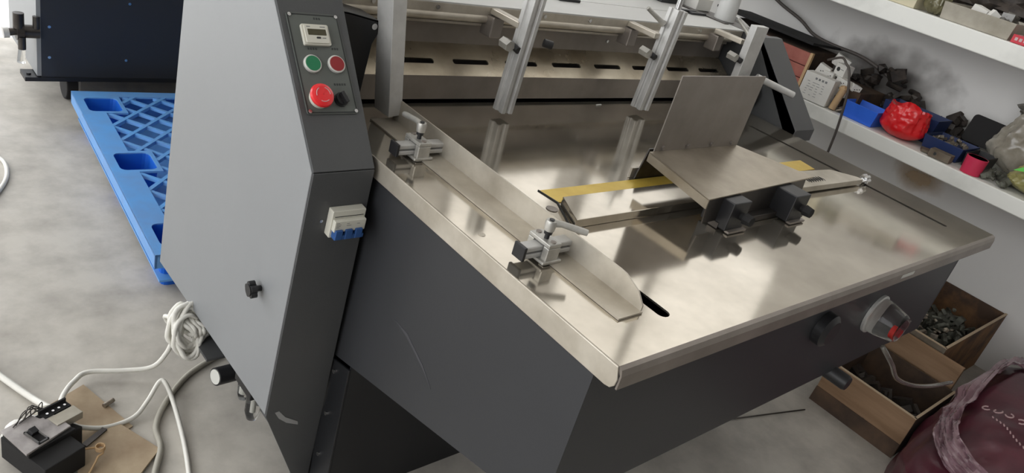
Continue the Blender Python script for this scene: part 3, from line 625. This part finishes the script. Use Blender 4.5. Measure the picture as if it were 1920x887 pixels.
# ================================================================== PALLET
pa = empty('plastic_pallet', (.704, 1.88, 0), 'blue plastic pallet with diamond lattice top on the floor behind the grey pillar', 'pallet')
ang = math.radians(-3.6); PU = Vector((math.cos(ang), math.sin(ang), 0)); PV = Vector((-math.sin(ang), math.cos(ang), 0)); PO = Vector((.650, 1.862, 0))
PL, PW, PT = 1.17, 1.0, .14
fl_ = MB()
CU, CVs = (.083, .5, .917), (.105, .575, 1.045); cups = [(u, v) for u in CU for v in CVs]
HU, HV = .056, .062
def slab_(u0, u1, v0, v1, holes=()): fl_.holed([(u0, v0), (u1, v0), (u1, v1), (u0, v1)], list(holes), PO+Vector((0, 0, PT)), PU, PV, Z, -.007)
for u, v in cups: slab_(u-.068, u+.068, v-.076, v+.076, [rrect(u-HU, u+HU, v-HV, v+HV, .02, 3)])
cutv = [0]+[q for v in CVs for q in (v-.076, v+.076)]+[PL]
for a_, b_ in zip(cutv[0::2], cutv[1::2]):
    if b_-a_ > .005:
        for u0, u1 in ((0, .078), (.46, .54), (.922, 1.0)): slab_(u0, u1, a_, b_)
for v_ in CVs: slab_(0, .0149, v_-.0759, v_+.0759); slab_(.9851, 1.0, v_-.0759, v_+.0759)
fl_.prism([(.02, .02), (.98, .02), (.98, PL-.02), (.02, PL-.02)], PO, PU, PV, Z, .034, .040)
for v0, v1 in ((0, .029), (PL-.049, PL)): slab_(.078, .46, v0, v1); slab_(.54, .922, v0, v1)
for u0, u1 in ((.0, .006), (.994, 1.0)): fl_.prism([(u0, 0), (u1, 0), (u1, PL), (u0, PL)], PO, PU, PV, Z, PT-.045, PT-.001)
for v0, v1, dz, e_ in ((0, .006, .045, 0), (PL-.006, PL, .045, 0), (PL-.013, PL-.007, .11, .16)): fl_.prism([(e_, v0), (1-e_, v0), (1-e_, v1), (e_, v1)], PO, PU, PV, Z, PT-dz, PT-.001-e_*.05)
obj('deck_frame', fl_, 'pallet', pa)
lt = MB(); SL = .0605/.055
def bar(a, b, dz=0):
    a = PO+PU*a[0]+PV*a[1]; b = PO+PU*b[0]+PV*b[1]; d = b-a
    if d.length < .012: return
    n_ = Vector((-d.y, d.x, 0)).normalized()*.0065; z0 = Vector((0, 0, PT-.014)); z1 = Vector((0, 0, PT-.001-dz))
    lt.add([a+n_+z0, b+n_+z0, b-n_+z0, a-n_+z0, a+n_+z1, b+n_+z1, b-n_+z1, a-n_+z1],
           [(3, 2, 1, 0), (4, 5, 6, 7), (0, 1, 5, 4), (1, 2, 6, 5), (2, 3, 7, 6), (3, 0, 4, 7)])
def inside(u, v):
    if v < .025 or v > PL-.045: return False
    return not any(abs(u-cu) < .066 and abs(v-cv_) < .074 for cu, cv_ in cups)
for (u0, u1) in ((.075, .462), (.538, .925)):
    for s_ in (SL, -SL):
        for k in range(-12, 26):
            c0 = k*.121+.8005-s_*.130; st_ = None; N_ = 96
            for i_ in range(N_+1):
                u = u0+(u1-u0)*i_/N_; v = c0+s_*u; ok = inside(u, v)
                if ok and st_ is None: st_ = (u, v)
                if st_ is not None and (not ok or i_ == N_): bar(st_, (u, v), 0 if s_ > 0 else .0012); st_ = None
obj('deck_lattice', lt, 'pallet', pa)
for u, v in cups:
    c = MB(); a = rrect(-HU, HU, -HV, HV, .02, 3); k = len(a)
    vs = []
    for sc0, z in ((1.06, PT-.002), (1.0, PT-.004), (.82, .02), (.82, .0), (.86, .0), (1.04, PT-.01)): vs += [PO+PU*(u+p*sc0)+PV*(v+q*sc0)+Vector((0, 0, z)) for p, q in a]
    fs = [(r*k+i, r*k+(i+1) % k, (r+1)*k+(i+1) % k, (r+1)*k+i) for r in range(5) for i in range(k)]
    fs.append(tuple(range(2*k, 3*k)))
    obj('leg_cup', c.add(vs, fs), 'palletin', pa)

# ================================================================== BLACK MACHINE BEHIND
bmz = empty('machine_housing', (1.3, 3.6, .0), 'dark navy machine housing with pale flange and valve at the upper left', 'machine')
hb = obj('housing_panel', MB().box(.654, 2.2, 3.15, 3.155, .142, 1.3), 'blackm', bmz)
for x, z in ((.681, .340), (.68, .224), (.953, .445), (.946, .22)): obj('screw', MB().cyl((x, 3.15, z), (x, 3.146, z), .0055, n=10), 'screw', hb, smooth='auto')
obj('housing_body', MB().box(.66, 2.2, 3.156, 3.62, .15, 1.3), 'cover', bmz)
pf = MB(); pf.box(.640, .654, 3.15, 3.62, .15, 1.3)
obj('side_flange', pf, 'cover', bmz)
obj('foot_plate', MB().box(.655, 2.2, 3.145, 3.62, .130, .1455).box(.600, .655, 3.145, 3.23, .130, .1455), 'black', bmz)
obj('flange_bolt', MB().cyl((.618, 3.18, .146), (.618, 3.18, .151), .008, n=10), 'plastic', bmz)
vv = MB(); vv.cyl((.65, 3.16, .315), (.598, 3.16, .315), .024, n=16); vv.cyl((.600, 3.16, .315), (.578, 3.16, .315), .034, n=8); vv.cyl((.58, 3.16, .315), (.555, 3.16, .310), .014, n=12)
vv.cyl((.585, 3.15, .33), (.585, 3.15, .385), .018, n=12); vv.cyl((.640, 3.15, .33), (.640, 3.15, .375), .012, n=12); vv.cyl((.592, 3.14, .30), (.592, 3.14, .255), .013, n=12)
obj('valve', vv, 'darksteel', bmz, smooth='auto', label='black angle valve')
obj('valve_cap', MB().cyl((.556, 3.16, .310), (.538, 3.16, .308), .020, n=16), 'alu', bmz, smooth='auto')
obj('valve_outlet', MB().cyl((.592, 3.14, .262), (.588, 3.14, .205), .011, .014, n=12), 'glass', bmz, smooth='auto')
obj('skid_wheel', MB().cyl((.76, 3.30, .062), (.82, 3.30, .062), .062, n=24), 'rubber', bmz, smooth='auto', bevel=.004)
obj('skid_beam', MB().box(.80, 2.2, 3.22, 3.42, .0, .13), 'greydirty', bmz, bevel=.004)
obj('flexible_duct', MB().tube([(.42+.0*i, 3.9, .42+.012*i) for i in range(24)], [.07+.006*(i % 2) for i in range(24)], 18), 'cableg', bmz, smooth=True)

# ================================================================== SHELF ITEMS
ZS = .763; ZU = 1.2035
def openbox(name, x0, x1, y0, y1, z0, z1, t, m, label, cat, taper=0.0, bevel=.001, parent=None, group=None):
    mb = MB(); o = [(x0, y0), (x1, y0), (x1, y1), (x0, y1)]
    def ring(g, z): return [Vector((x0-g, y0-g, z)), Vector((x1+g, y0-g, z)), Vector((x1+g, y1+g, z)), Vector((x0-g, y1+g, z))]
    vs = ring(-taper, z0)+ring(0, z1)+ring(-t, z1)+ring(-taper-t, z0+t)
    fs = [(0, 1, 2, 3)]+[(r*4+i, r*4+(i+1) % 4, (r+1)*4+(i+1) % 4, (r+1)*4+i) for r in range(3) for i in range(4)]+[(12, 13, 14, 15)]
    return obj(name, mb.add(vs, fs), m, parent, bevel=bevel, label=label, cat=cat, group=group)
def rbox(name, c, size, rotz, m, label, cat, group=None, tilt=0, parent=None, bevel=.001):
    return obj(name, MB().obox(c, size, (tilt, 0, rotz)), m, parent, bevel=bevel, label=label, cat=cat, group=group)
# red-brown drawer carton
rc = empty('drawer_carton', (3.16, 1.78, ZS), 'reddish brown two-tier carton at the far end of the lower shelf', 'carton')
obj('carton_body', MB().box(3.055, 3.30, 1.545, 2.02, ZS, ZS+.155), 'carddark', rc)
for i, (z0, z1) in enumerate(((.002, .049), (.052, .099), (.102, .155))): obj('drawer_front', MB().box(3.045, 3.057, 1.535, 2.02, ZS+z0, ZS+z1), 'redcard', rc, bevel=.0015)
obj('end_edge', MB().box(3.045, 3.06, 1.525, 1.537, ZS, ZS+.157), 'tan', rc)
obj('black_cover', MB().obox((3.20, 1.80, ZS+.182), (.28, .50, .010), (0, .05, 0)), 'rubber', label='black sheet lying on top of the reddish brown carton', cat='sheet')
# white printed carton and roll
wc = obj('printed_carton', MB().obox((2.985, 1.415, ZS+.054), (.055, .125, .105), (0, 0, .06)), 'white', label='largest white printed carton standing at the shelf edge next to the tan paper roll', cat='box', bevel=.001)
mk = MB(); Rm = Matrix.Rotation(.06, 3, 'Z')
def cart_mark(y, z, L, h): mk.obox(Vector((2.985, 1.415, ZS+.054))+Rm @ Vector((-.0279, y, z)), (.0008, L, h), mtx=Rm)
for i in range(4): cart_mark(.012-i*.014, .036, .008, .008)
for j in range(6):
    for i in range(4):
        if random.random() < .8: cart_mark(.035-i*.020+random.uniform(-.003, .003), .018-j*.010, random.uniform(.006, .014), .0014)
obj('carton_print', mk, 'greyink', wc)
obj('paper_roll', MB().cyl((2.985, 1.330, ZS+.002), (3.0, 1.325, ZS+.088), .014, n=16).blob((3.0, 1.328, ZS+.088), (.017, .017, .012), 2, .3, 3, 2), 'tan', smooth='auto', label='tan paper roll standing between the white carton and the blue bin', cat='roll')
# dark carton with small white boxes
obj('dark_carton', MB().box(3.06, 3.28, 1.28, 1.50, ZS, ZS+.085), 'carddark', bevel=.002, label='dark open carton under the pile of small white boxes', cat='box')
sb = [((3.075, 1.470, .105), 0.3, .25, (.042, .05, .042), 'small white box leaning leftmost in the pile beside the reddish carton'),
      ((3.095, 1.400, .128), -.25, .0, (.046, .052, .052), 'small white box with a round black mark, in the middle of the pile'),
      ((3.150, 1.450, .150), .5, .3, (.05, .06, .045), 'small grey-white box topmost in the pile'),
      ((3.070, 1.435, .095), .1, .0, (.038, .042, .034), 'small white box under the one with the black mark'),
      ((3.070, 1.368, .090), -.1, .1, (.036, .055, .034), 'small white box lying on its side right of the marked box'),
      ((3.050, 1.355, .055), .3, .0, (.034, .05, .024), 'flat white box lowest in the pile behind the roll'),
      ((3.080, 1.318, .088), .7, .2, (.034, .035, .028), 'small white box at the right end of the pile')]
for c, rz, ti, s, lab in sb:
    o = rbox('small_box', (c[0], c[1], ZS+c[2]+.005), s, rz, 'white', lab, 'box', 'small white boxes piled on the lower shelf', tilt=ti)
    mk = MB(); Rm = Matrix.Rotation(rz, 3, 'Z') @ Matrix.Rotation(ti, 3, 'X'); cc = Vector((c[0], c[1], ZS+c[2]+.005))
    if 'round black' in lab: mk.cyl(cc+Rm @ Vector((-s[0]/2-.0006, .009, .004)), cc+Rm @ Vector((-s[0]/2, .009, .004)), .0085, n=14); mk.obox(cc+Rm @ Vector((-s[0]/2-.0003, -.010, .006)), (.0006, .016, .0015), mtx=Rm)
    else:
        for j in range(3): mk.obox(cc+Rm @ Vector((-s[0]/2-.0003, .006-.008*j, .004*(j-1))), (.0006, .005, .003), mtx=Rm)
    obj('box_print', mk, 'ink', o)
# dark clutter
random.seed(21)
def heap(name, x0, x1, y0, y1, zb, h, n, m, label, cat='scrap', smin=.012, smax=.05, parent=None, top=False):
    mb = MB()
    for i in range(n):
        x, y = random.uniform(x0, x1), random.uniform(y0, y1)
        fx = 1-abs((x-(x0+x1)/2)/((x1-x0)/2))**2*.6; fy = 1-abs((y-(y0+y1)/2)/((y1-y0)/2))**2*.6
        s = random.uniform(smin, smax); z = zb+s*.5+random.random()*max(0, h*fx*fy-s)
        k = random.random()
        if k < .5: mb.obox((x, y, z), (s, s*random.uniform(.3, 1), s*random.uniform(.3, .8)), (random.random()*.8, random.random()*.8, random.random()*3))
        elif k < .8:
            d = Vector((random.uniform(-1, 1), random.uniform(-1, 1), random.uniform(-.3, .3))).normalized()*s*.6; c = Vector((x, y, z)); mb.cyl(c-d, c+d, s*.22, n=8)
        else: mb.blob((x, y, z), s*.45, i, .4, 3, 1)
    mb.v = [Vector((p.x, p.y, max(p.z, zb+.0005))) for p in mb.v]
    return obj(name, mb, m, parent, label=label, cat=cat if not parent else None, kind='stuff')
heap('oily_parts', 3.285, 3.385, 1.12, 1.50, ZS, .21, 90, 'dark', 'heap of oily black parts against the wall behind the blue bins', 'scrap', .02, .06)
heap('oily_parts', 3.28, 3.385, .90, 1.11, ZS, .14, 40, 'dark', 'heap of oily black parts behind the red plastic bag', 'scrap', .02, .06)
b1 = openbox('storage_bin', 2.972, 3.10, 1.150, 1.290, ZS, ZS+.062, .003, 'bluebin', 'bright blue open storage bin between the paper roll and the red bag', 'bin', taper=.010)
heap('bin_contents', 2.985, 3.085, 1.17, 1.27, ZS+.006, .05, 22, 'dark', 'small parts in the bright blue bin', 'scrap', .01, .03)
b2 = openbox('storage_bin', 3.125, 3.26, .99, 1.21, ZS, ZS+.095, .003, 'bluedark', 'dark blue storage bin behind the red bag', 'bin', taper=.010)
heap('shelf_scrap', 2.99, 3.10, 1.295, 1.345, ZS, .05, 16, 'bits', 'small metal scraps between the paper roll and the bright blue bin', 'scrap', .008, .022)
# bags
def ridge(p, f): return 1-2*abs(noise.noise(p*f))
def bag(name, c, r, seed, m, label, cat='bag', amp=.28, freq=2.2, sub=4, floor=None, parent=None):
    return obj(name, MB().blob(c, r, seed, amp, freq, sub, floor, crease=True), m, parent, smooth='auto', label=label, cat=cat)
def superpt(c, r, th, ph, seed, e=.55, amp=.06, off=0.0, fr=2.2, floor=.001):
    """point on a squarish flat-bottomed lump; th around, ph from 0 (top) to 1 (bottom)"""
    def sp(v, q): return math.copysign(abs(v)**q, v)
    a = ph*PI*.5; z = sp(math.cos(a), e); h = sp(math.sin(a), e)
    d = Vector((h*sp(math.cos(th), e), h*sp(math.sin(th), e), z))
    k = ridge(d+Vector((seed, 0, 0)), fr)*.6+ridge(d+Vector((0, seed, 3)), fr*2.3)*.4-.5
    q = 1+amp*k
    return Vector((c[0]+d.x*r[0]*q+off*d.x, c[1]+d.y*r[1]*q+off*d.y, max(floor, c[2]+d.z*r[2]*q+off*d.z)))
def lump(name, c, r, seed, m, label, cat, amp=.06, nu=96, nv=40, e=.55, fr=2.2, sm='auto', parent=None):
    mb = MB(); vs = [superpt(c, r, 2*PI*i/nu, max(.004, j/nv), seed, e, amp, 0, fr, c[2]+.001) for j in range(nv+1) for i in range(nu)]
    fs = [(j*nu+i, j*nu+(i+1) % nu, (j+1)*nu+(i+1) % nu, (j+1)*nu+i) for j in range(nv) for i in range(nu)]
    fs += [tuple(range(nu)), tuple(range(nv*nu, (nv+1)*nu))[::-1]]
    return obj(name, mb.add(vs, fs), m, parent, smooth=sm, label=label, cat=cat)
rb = MB()
# open red bag: ring profile with wrinkles
def sack(c, r, h, seed, m, name, label, cat='bag', open_top=True, nseg=72, rows=26, wr=.12, lean=(0, 0), parent=None, squash=(1, 1), rim=.85):
    mb = MB(); vs = []; fs = []
    prof = []
    for j in range(rows+1):
        t = j/rows
        rad = math.sin(min(1, t*3.0)*PI/2)**.5 if t < .33 else 1-(1-rim)*((t-.33)/.67)**1.2
        prof.append((rad, t*h))
    if open_top:
        for j in range(1, 6): t = j/5; prof.append((rim*(.93-.35*t), h*(1-.45*t)))
    for j, (rad, z) in enumerate(prof):
        for i in range(nseg):
            a = 2*PI*i/nseg; d = Vector((math.cos(a)*1.5, math.sin(a)*1.5, z/h*1.2+seed*5.1))
            k = ridge(d, 1.6)*.5+ridge(d, 3.7)*.35+ridge(d, 8.0)*.22-.35
            q = 1+wr*k*(.3+z/h)
            zz = z*(1+.20*noise.noise(Vector((math.cos(a), math.sin(a), seed*2.2)))*(z/h))+wr*.15*h*noise.noise(d*3)
            vs.append(Vector((c[0]+rad*r*q*squash[0]*math.cos(a)+lean[0]*z, c[1]+rad*r*q*squash[1]*math.sin(a)+lean[1]*z, c[2]+max(0.0, zz))))
    R_ = len(prof)
    fs = [(j*nseg+i, j*nseg+(i+1) % nseg, (j+1)*nseg+(i+1) % nseg, (j+1)*nseg+i) for j in range(R_-1) for i in range(nseg)]
    fs.append(tuple(range(nseg))[::-1]); fs.append(tuple(range((R_-1)*nseg, R_*nseg)))
    mb.add(vs, fs)
    return obj(name, mb, m, parent, smooth='auto', label=label, cat=cat)
sack((3.035, 1.070, ZS), .082, .118, 1, 'redbag', 'plastic_bag', 'bright red plastic bag, open and crumpled, near the edge of the lower shelf', wr=.16, squash=(.9, 1.0))
b3 = openbox('storage_bin', 3.03, 3.20, .84, .985, ZS, ZS+.055, .003, 'bluedark', 'dark blue storage bin of metal bits right of the red bag', 'bin', taper=.008)
heap('metal_fittings', 3.045, 3.18, .86, .97, ZS+.03, .05, 26, 'bits', 'pale metal fittings lying in the bin beside the red bag', 'scrap', .008, .024)
obj('black_tray', MB().prism(rrect(-.065, .065, 0, .105, .015), (3.245, .87, ZS+.05), (0.05, 1, 0), (.25, 0, .97), (.97, 0, -.25), 0, .006), 'rubber', bevel=.002, label='black tray lid standing upright behind the metal bits', cat='tray')
openbox('black_bin', 3.05, 3.19, .765, .835, ZS, ZS+.05, .003, 'plastic', 'small black bin between the metal bits and the pink cup', 'bin', taper=.004)
jb = rbox('small_carton', (2.985, .885, ZS+.015), (.045, .075, .028), .05, 'greycard', 'small grey carton with a round hole at the shelf edge beside the pink cup', 'box')
obj('box_hole', MB().cyl((2.9615, .90, ZS+.016), (2.963, .90, ZS+.016), .006, n=12), 'ink', jb)
rbox('paper_scrap', (3.01, .935, ZS+.006), (.05, .06, .010), .4, 'greycard', 'flattened grey paper scrap between the red bag and the small grey carton', 'scrap')
pc = MB(); c0 = Vector((2.988, .775, ZS)); pc.tube([c0, c0+Vector((0, 0, .060)), c0+Vector((0, 0, .060)), c0+Vector((0, 0, .004))], [.033, .036, .033, .030], 26)
obj('plastic_cup', pc, 'pink', smooth='auto', label='pink plastic cup standing at the edge of the lower shelf', cat='cup')
sack((3.255, .665, ZS), .135, .235, 4, 'clearbag', 'clear_bag', 'large crumpled clear grey bag standing right of the pink cup', open_top=False, wr=.22, squash=(.75, 1.25), rim=.55)
obj('bag_neck', MB().blob((3.27, .66, ZS+.235), (.07, .13, .045), 9, .35, 2.5, 4, crease=True), 'clearbagd', bpy.data.objects['clear_bag'], smooth='auto', label='darker folded neck of film')
sack((3.06, .565, ZS), .085, .105, 6, 'greenbag', 'printed_bag', 'olive yellow bag with green print at the right edge of the lower shelf', open_top=False, wr=.25, squash=(1.0, 1.3), rim=.6)
obj('green_flap', MB().prism([(0, 0), (.05, .012), (.07, .035), (.055, .04), (.02, .018)], (2.985, .66, ZS+.07), (0, -1, 0), (.3, 0, 1), (-.9, 0, .3), 0, .002), 'greenprint', bpy.data.objects['printed_bag'])
heap('shelf_litter', 2.97, 3.12, .66, .745, ZS, .045, 30, 'chips', 'dull litter of scraps at the foot of the large clear bag', 'scrap', .012, .04)
# dark grey cable hanging over the shelf edge + long dark hose against the wall
cable('air_line', [(3.03, 1.45, ZS+.16), (2.975, 1.375, ZS+.195), (2.945, 1.335, ZS+.185), (2.937, 1.31, .93), (2.93, 1.277, .863), (2.93, 1.256, .753), (2.932, 1.246, .645), (2.94, 1.24, .40), (2.95, 1.22, .02)], .0048, 'cabled', 'thin dark air line hanging down over the shelf edge beside the paper roll', 'hose')
cable('rubber_hose', [(3.36, 2.25, 1.18), (3.34, 1.98, 1.045), (3.34, 1.80, .99), (3.32, 1.70, .955), (3.31, 1.60, .945), (3.33, 1.45, .94), (3.345, 1.30, .90)], .0075, 'cabled', 'dark rubber hose running down along the wall to the lower shelf', 'hose')
# things behind the machine's end on the cover
cp = MB(); c0 = Vector((2.212, 1.44, TZ+.0005)); cp.tube([c0, c0+Vector((0, 0, .075)), c0+Vector((0, 0, .075)), c0+Vector((0, 0, .01))], [.034, .030, .027, .03], 24)
obj('enamel_cup', cp, 'topcover', smooth='auto', label='pale grey cup standing on the far right corner of the machine cover', cat='cup')
obj('black_case', MB().box(2.03, 2.13, 1.56, 1.66, TZ+.0035, 1.08), 'plastic', bevel=.003, label='low black case on the machine cover behind the grey cup', cat='case')
obj('white_block', MB().box(2.16, 2.24, 1.52, 1.60, TZ+.0005, 1.075), 'white', bevel=.002, label='small white block beside the grey cup on the machine', cat='box')
# upper shelf
cbx = obj('cream_box', MB().box(2.965, 3.15, 1.205, 1.50, ZU, ZU+.10), 'cream', bevel=.002, label='cream box on the upper shelf left of the khaki packet', cat='box')
mk = MB()
for i, (y, z, s_) in enumerate(((1.235, .024, .012), (1.255, .032, .014), (1.232, .048, .010))): mk.prism([(y, ZU+z), (y+s_, ZU+z+.003), (y+s_*.6, ZU+z+.010), (y+s_*.2, ZU+z+.012)], (2.9645, 0, 0), Y, Z, X, 0, .001)
obj('box_print', mk, 'ink', cbx)
kb = sack((3.02, 1.155, ZU), .05, .085, 8, 'khaki', 'film_packet', 'shiny khaki film packet between the cream box and the long grey tray', open_top=False, wr=.3, squash=(.9, .8), rim=.8)
tr = openbox('metal_tray', 2.972, 3.24, .872, 1.118, ZU, ZU+.056, .003, 'tray', 'long grey metal tray on the upper shelf', 'tray', taper=.006)
rbox('small_box', (3.06, 1.02, ZU+.050), (.05, .055, .038), -.1, 'white', 'small white box lying in the long grey tray on the upper shelf', 'box', tilt=.2)
heap('crumpled_film', 3.02, 3.21, .90, .99, ZU+.006, .075, 26, 'clearbagd', 'crumpled grey film in the right end of the long grey tray', 'film', .02, .05)
rbox('paper_wad', (3.02, .965, ZU+.058), (.026, .03, .024), .7, 'white', 'white paper wad at the front of the long grey tray', 'paper', tilt=.5)
rp = rbox('red_packet', (3.0, .828, ZU+.0135), (.07, .07, .026), -.05, 'packet', 'small red packet with pale lettering at the right end of the upper shelf', 'packet')
mk = MB()
for i in range(3): mk.obox((2.985+.004*i, .847-.013*i, ZU+.0272), (.012, .009, .0006), (0, 0, .3)); mk.obox((2.9645, .85-.014*i, ZU+.014), (.0006, .009, .010))
obj('packet_print', mk, 'pinkprint', rp)
bag('black_bag', (3.32, 1.12, ZU+.085), (.07, .28, .085), 12, 'dark', 'dark crumpled bag at the back of the upper shelf behind the tray', 'bag', .35, 2.6, 4, floor=ZU+.001)
bag('black_bag', (3.22, .70, ZU+.06), (.12, .10, .06), 14, 'clearbagd', 'grey crumpled bag right of the long tray on the upper shelf', 'bag', .35, 2.4, 4, floor=ZU+.001)

# ================================================================== FLOOR, RIGHT
def cardbox(name, x0, x1, y0, y1, h, t, label, mfront, mside, fill, fh):
    e = empty(name, ((x0+x1)/2, (y0+y1)/2, 0), label, 'box')
    def pan(nm, a, m): return obj(nm, MB().box(*a), m, e, bevel=.001)
    pan('wall_panel', (x0, x0+t, y0, y1, .0, h), mfront); pan('wall_panel', (x1-t, x1, y0, y1, 0, h), mside)
    pan('wall_panel', (x0+t, x1-t, y0, y0+t, 0, h), mside); pan('wall_panel', (x0+t, x1-t, y1-t, y1, 0, h), mside)
    pan('bottom_panel', (x0+t, x1-t, y0+t, y1-t, 0, t), 'carddark')
    ed = MB(); ed.box(x0-.001, x0+t+.001, y0, y1, h, h+.003); ed.box(x0, x1, y0-.001, y0+t+.001, h, h+.003)
    obj('torn_edge', ed, 'cardedge', e)
    return e
def swap(o, m): pass
e1 = cardbox('cardboard_box', 2.395, 2.72, .40, .70, .155, .006, 'low brown cardboard box on the floor nearest the machine, its tan side facing out', 'card', 'carddark', None, 0)
obj('box_lower_strip', MB().obox((2.388, .55, .025), (.003, .30, .055), (0, .18, 0)), 'carddark', e1)  # darker strip along the lower front of the box
heap('box_contents', 2.41, 2.70, .42, .68, .008, .10, 50, 'dark', 'dark scrap lying in the box nearest the machine', 'scrap', .02, .07)
e2 = cardbox('cardboard_box', 2.765, 3.395, .50, .755, .25, .007, 'taller brown cardboard box of swarf standing against the wall', 'greycard', 'soiled', None, 0)
heap('metal_swarf', 2.79, 3.375, .52, .73, .10, .15, 200, 'chips', 'grey green metal swarf filling the box against the wall', 'scrap', .015, .05)
obj('wooden_board', MB().box(2.735, 2.752, .42, .77, .0, .235), 'card', bevel=.001, label='brown board standing upright between the two cardboard boxes', cat='board')
SC, SR = (2.73, -.03, 0.0), (.66, .42, .28)
sk = lump('woven_sack', SC, SR, 15, 'maroon', 'big maroon sack with pale lettering in the lower right corner', 'sack', amp=.09, fr=2.0)
fm = MB(); vs = []; nu, nv = 70, 26
for j in range(nv+1):
    for i in range(nu+1):
        th = math.radians(35)+math.radians(140)*i/nu; ph = .50+.15*j/nv-.04*math.sin(i/nu*PI)
        o_ = .008+.009*ridge(Vector((i*.11, j*.17, 2)), 1.0)+.006*ridge(Vector((i*.3, j*.4, 5)), 1.0)
        vs.append(superpt(SC, SR, th, ph, 15, .55, .09, o_+.012, 2.0, .004))
n0 = len(vs); vs += [p-Vector((0, 0, .0012)) for p in vs]
fs = [(j*(nu+1)+i, j*(nu+1)+i+1, (j+1)*(nu+1)+i+1, (j+1)*(nu+1)+i) for j in range(nv) for i in range(nu)]
fs += [tuple(n0+q for q in f)[::-1] for f in fs]
obj('film_sheet', fm.add(vs, fs), 'lilac', smooth='auto', label='crumpled lilac clear film lying along the top edge of the maroon sack', cat='film')
from mathutils.bvhtree import BVHTree
_bv = BVHTree.FromPolygons([v.co+ORG[sk.name] for v in sk.data.vertices], [tuple(p.vertices) for p in sk.data.polygons])
def on_sack(x, y):
    h_ = _bv.ray_cast(Vector((x, y, 1)), Vector((0, 0, -1)))[0]
    return Vector((x, y, (h_.z if h_ else SR[2])+.0015))
mk = MB()
for i, (px_, py_) in enumerate(((2.552, .285), (2.550, .255), (2.540, .225), (2.530, .192), (2.52, .158), (2.51, .12))):
    pts = [on_sack(px_+.016*math.cos(a), py_+.010*math.sin(a)) for a in [q*.62+i for q in range(8)]]; mk.tube(pts, .0024, 5)
for i in range(11): mk.tube([on_sack(2.480-.010*i, .252-.012*i), on_sack(2.470-.010*i, .248-.012*i)], .0022, 5)
obj('sack_lettering', mk, 'pinkprint', sk, kind='stuff')
obj('steel_rod', MB().cyl((1.90, .778, .004), (2.30, .669, .004), .0022, n=8), 'darksteel', smooth=True, label='thin dark rod lying on the floor left of the boxes', cat='rod')
cable('clear_hose', [(1.70, .415, .610), (1.78, .40, .55), (1.90, .40, .47), (2.10, .40, .385), (2.28, .395, .33), (2.42, .38, .31)], .006, 'clearbagd', 'clear limp tube hanging from the clear cup to the maroon sack', 'hose')

obj('white_sliver', MB().prism([(0, 0), (.022, .003), (.024, .008), (.003, .006)], (1.515, 1.255, T+.0008), X, Y, Z, 0, .002), 'white', label='tiny white sliver on the steel table in front of the slotted beam', cat='scrap')  # small white sliver laid on the table top

heap('metal_fittings', 2.80, 2.98, .53, .70, .235, .03, 24, 'bits', 'pale metal bits on top of the swarf in the taller box', 'scrap', .010, .024)
for o in bpy.data.objects:
    if o.parent: continue
    b_ = o.name.split('.')[0]
    g = {'storage_bin': 'blue storage bins on the lower shelf', 'power_cable': 'white cables on the floor', 'cardboard_box': 'cardboard boxes on the floor by the wall',
         'wall_shelf': 'white slab shelves on the right wall', 'hardboard_sheet': 'brown boards on the floor by the switch', 'black_bag': 'bags at the back of the upper shelf', 'air_hose': 'hoses on the floor'}.get(b_)
    if g and o.get('label'): o['group'] = g
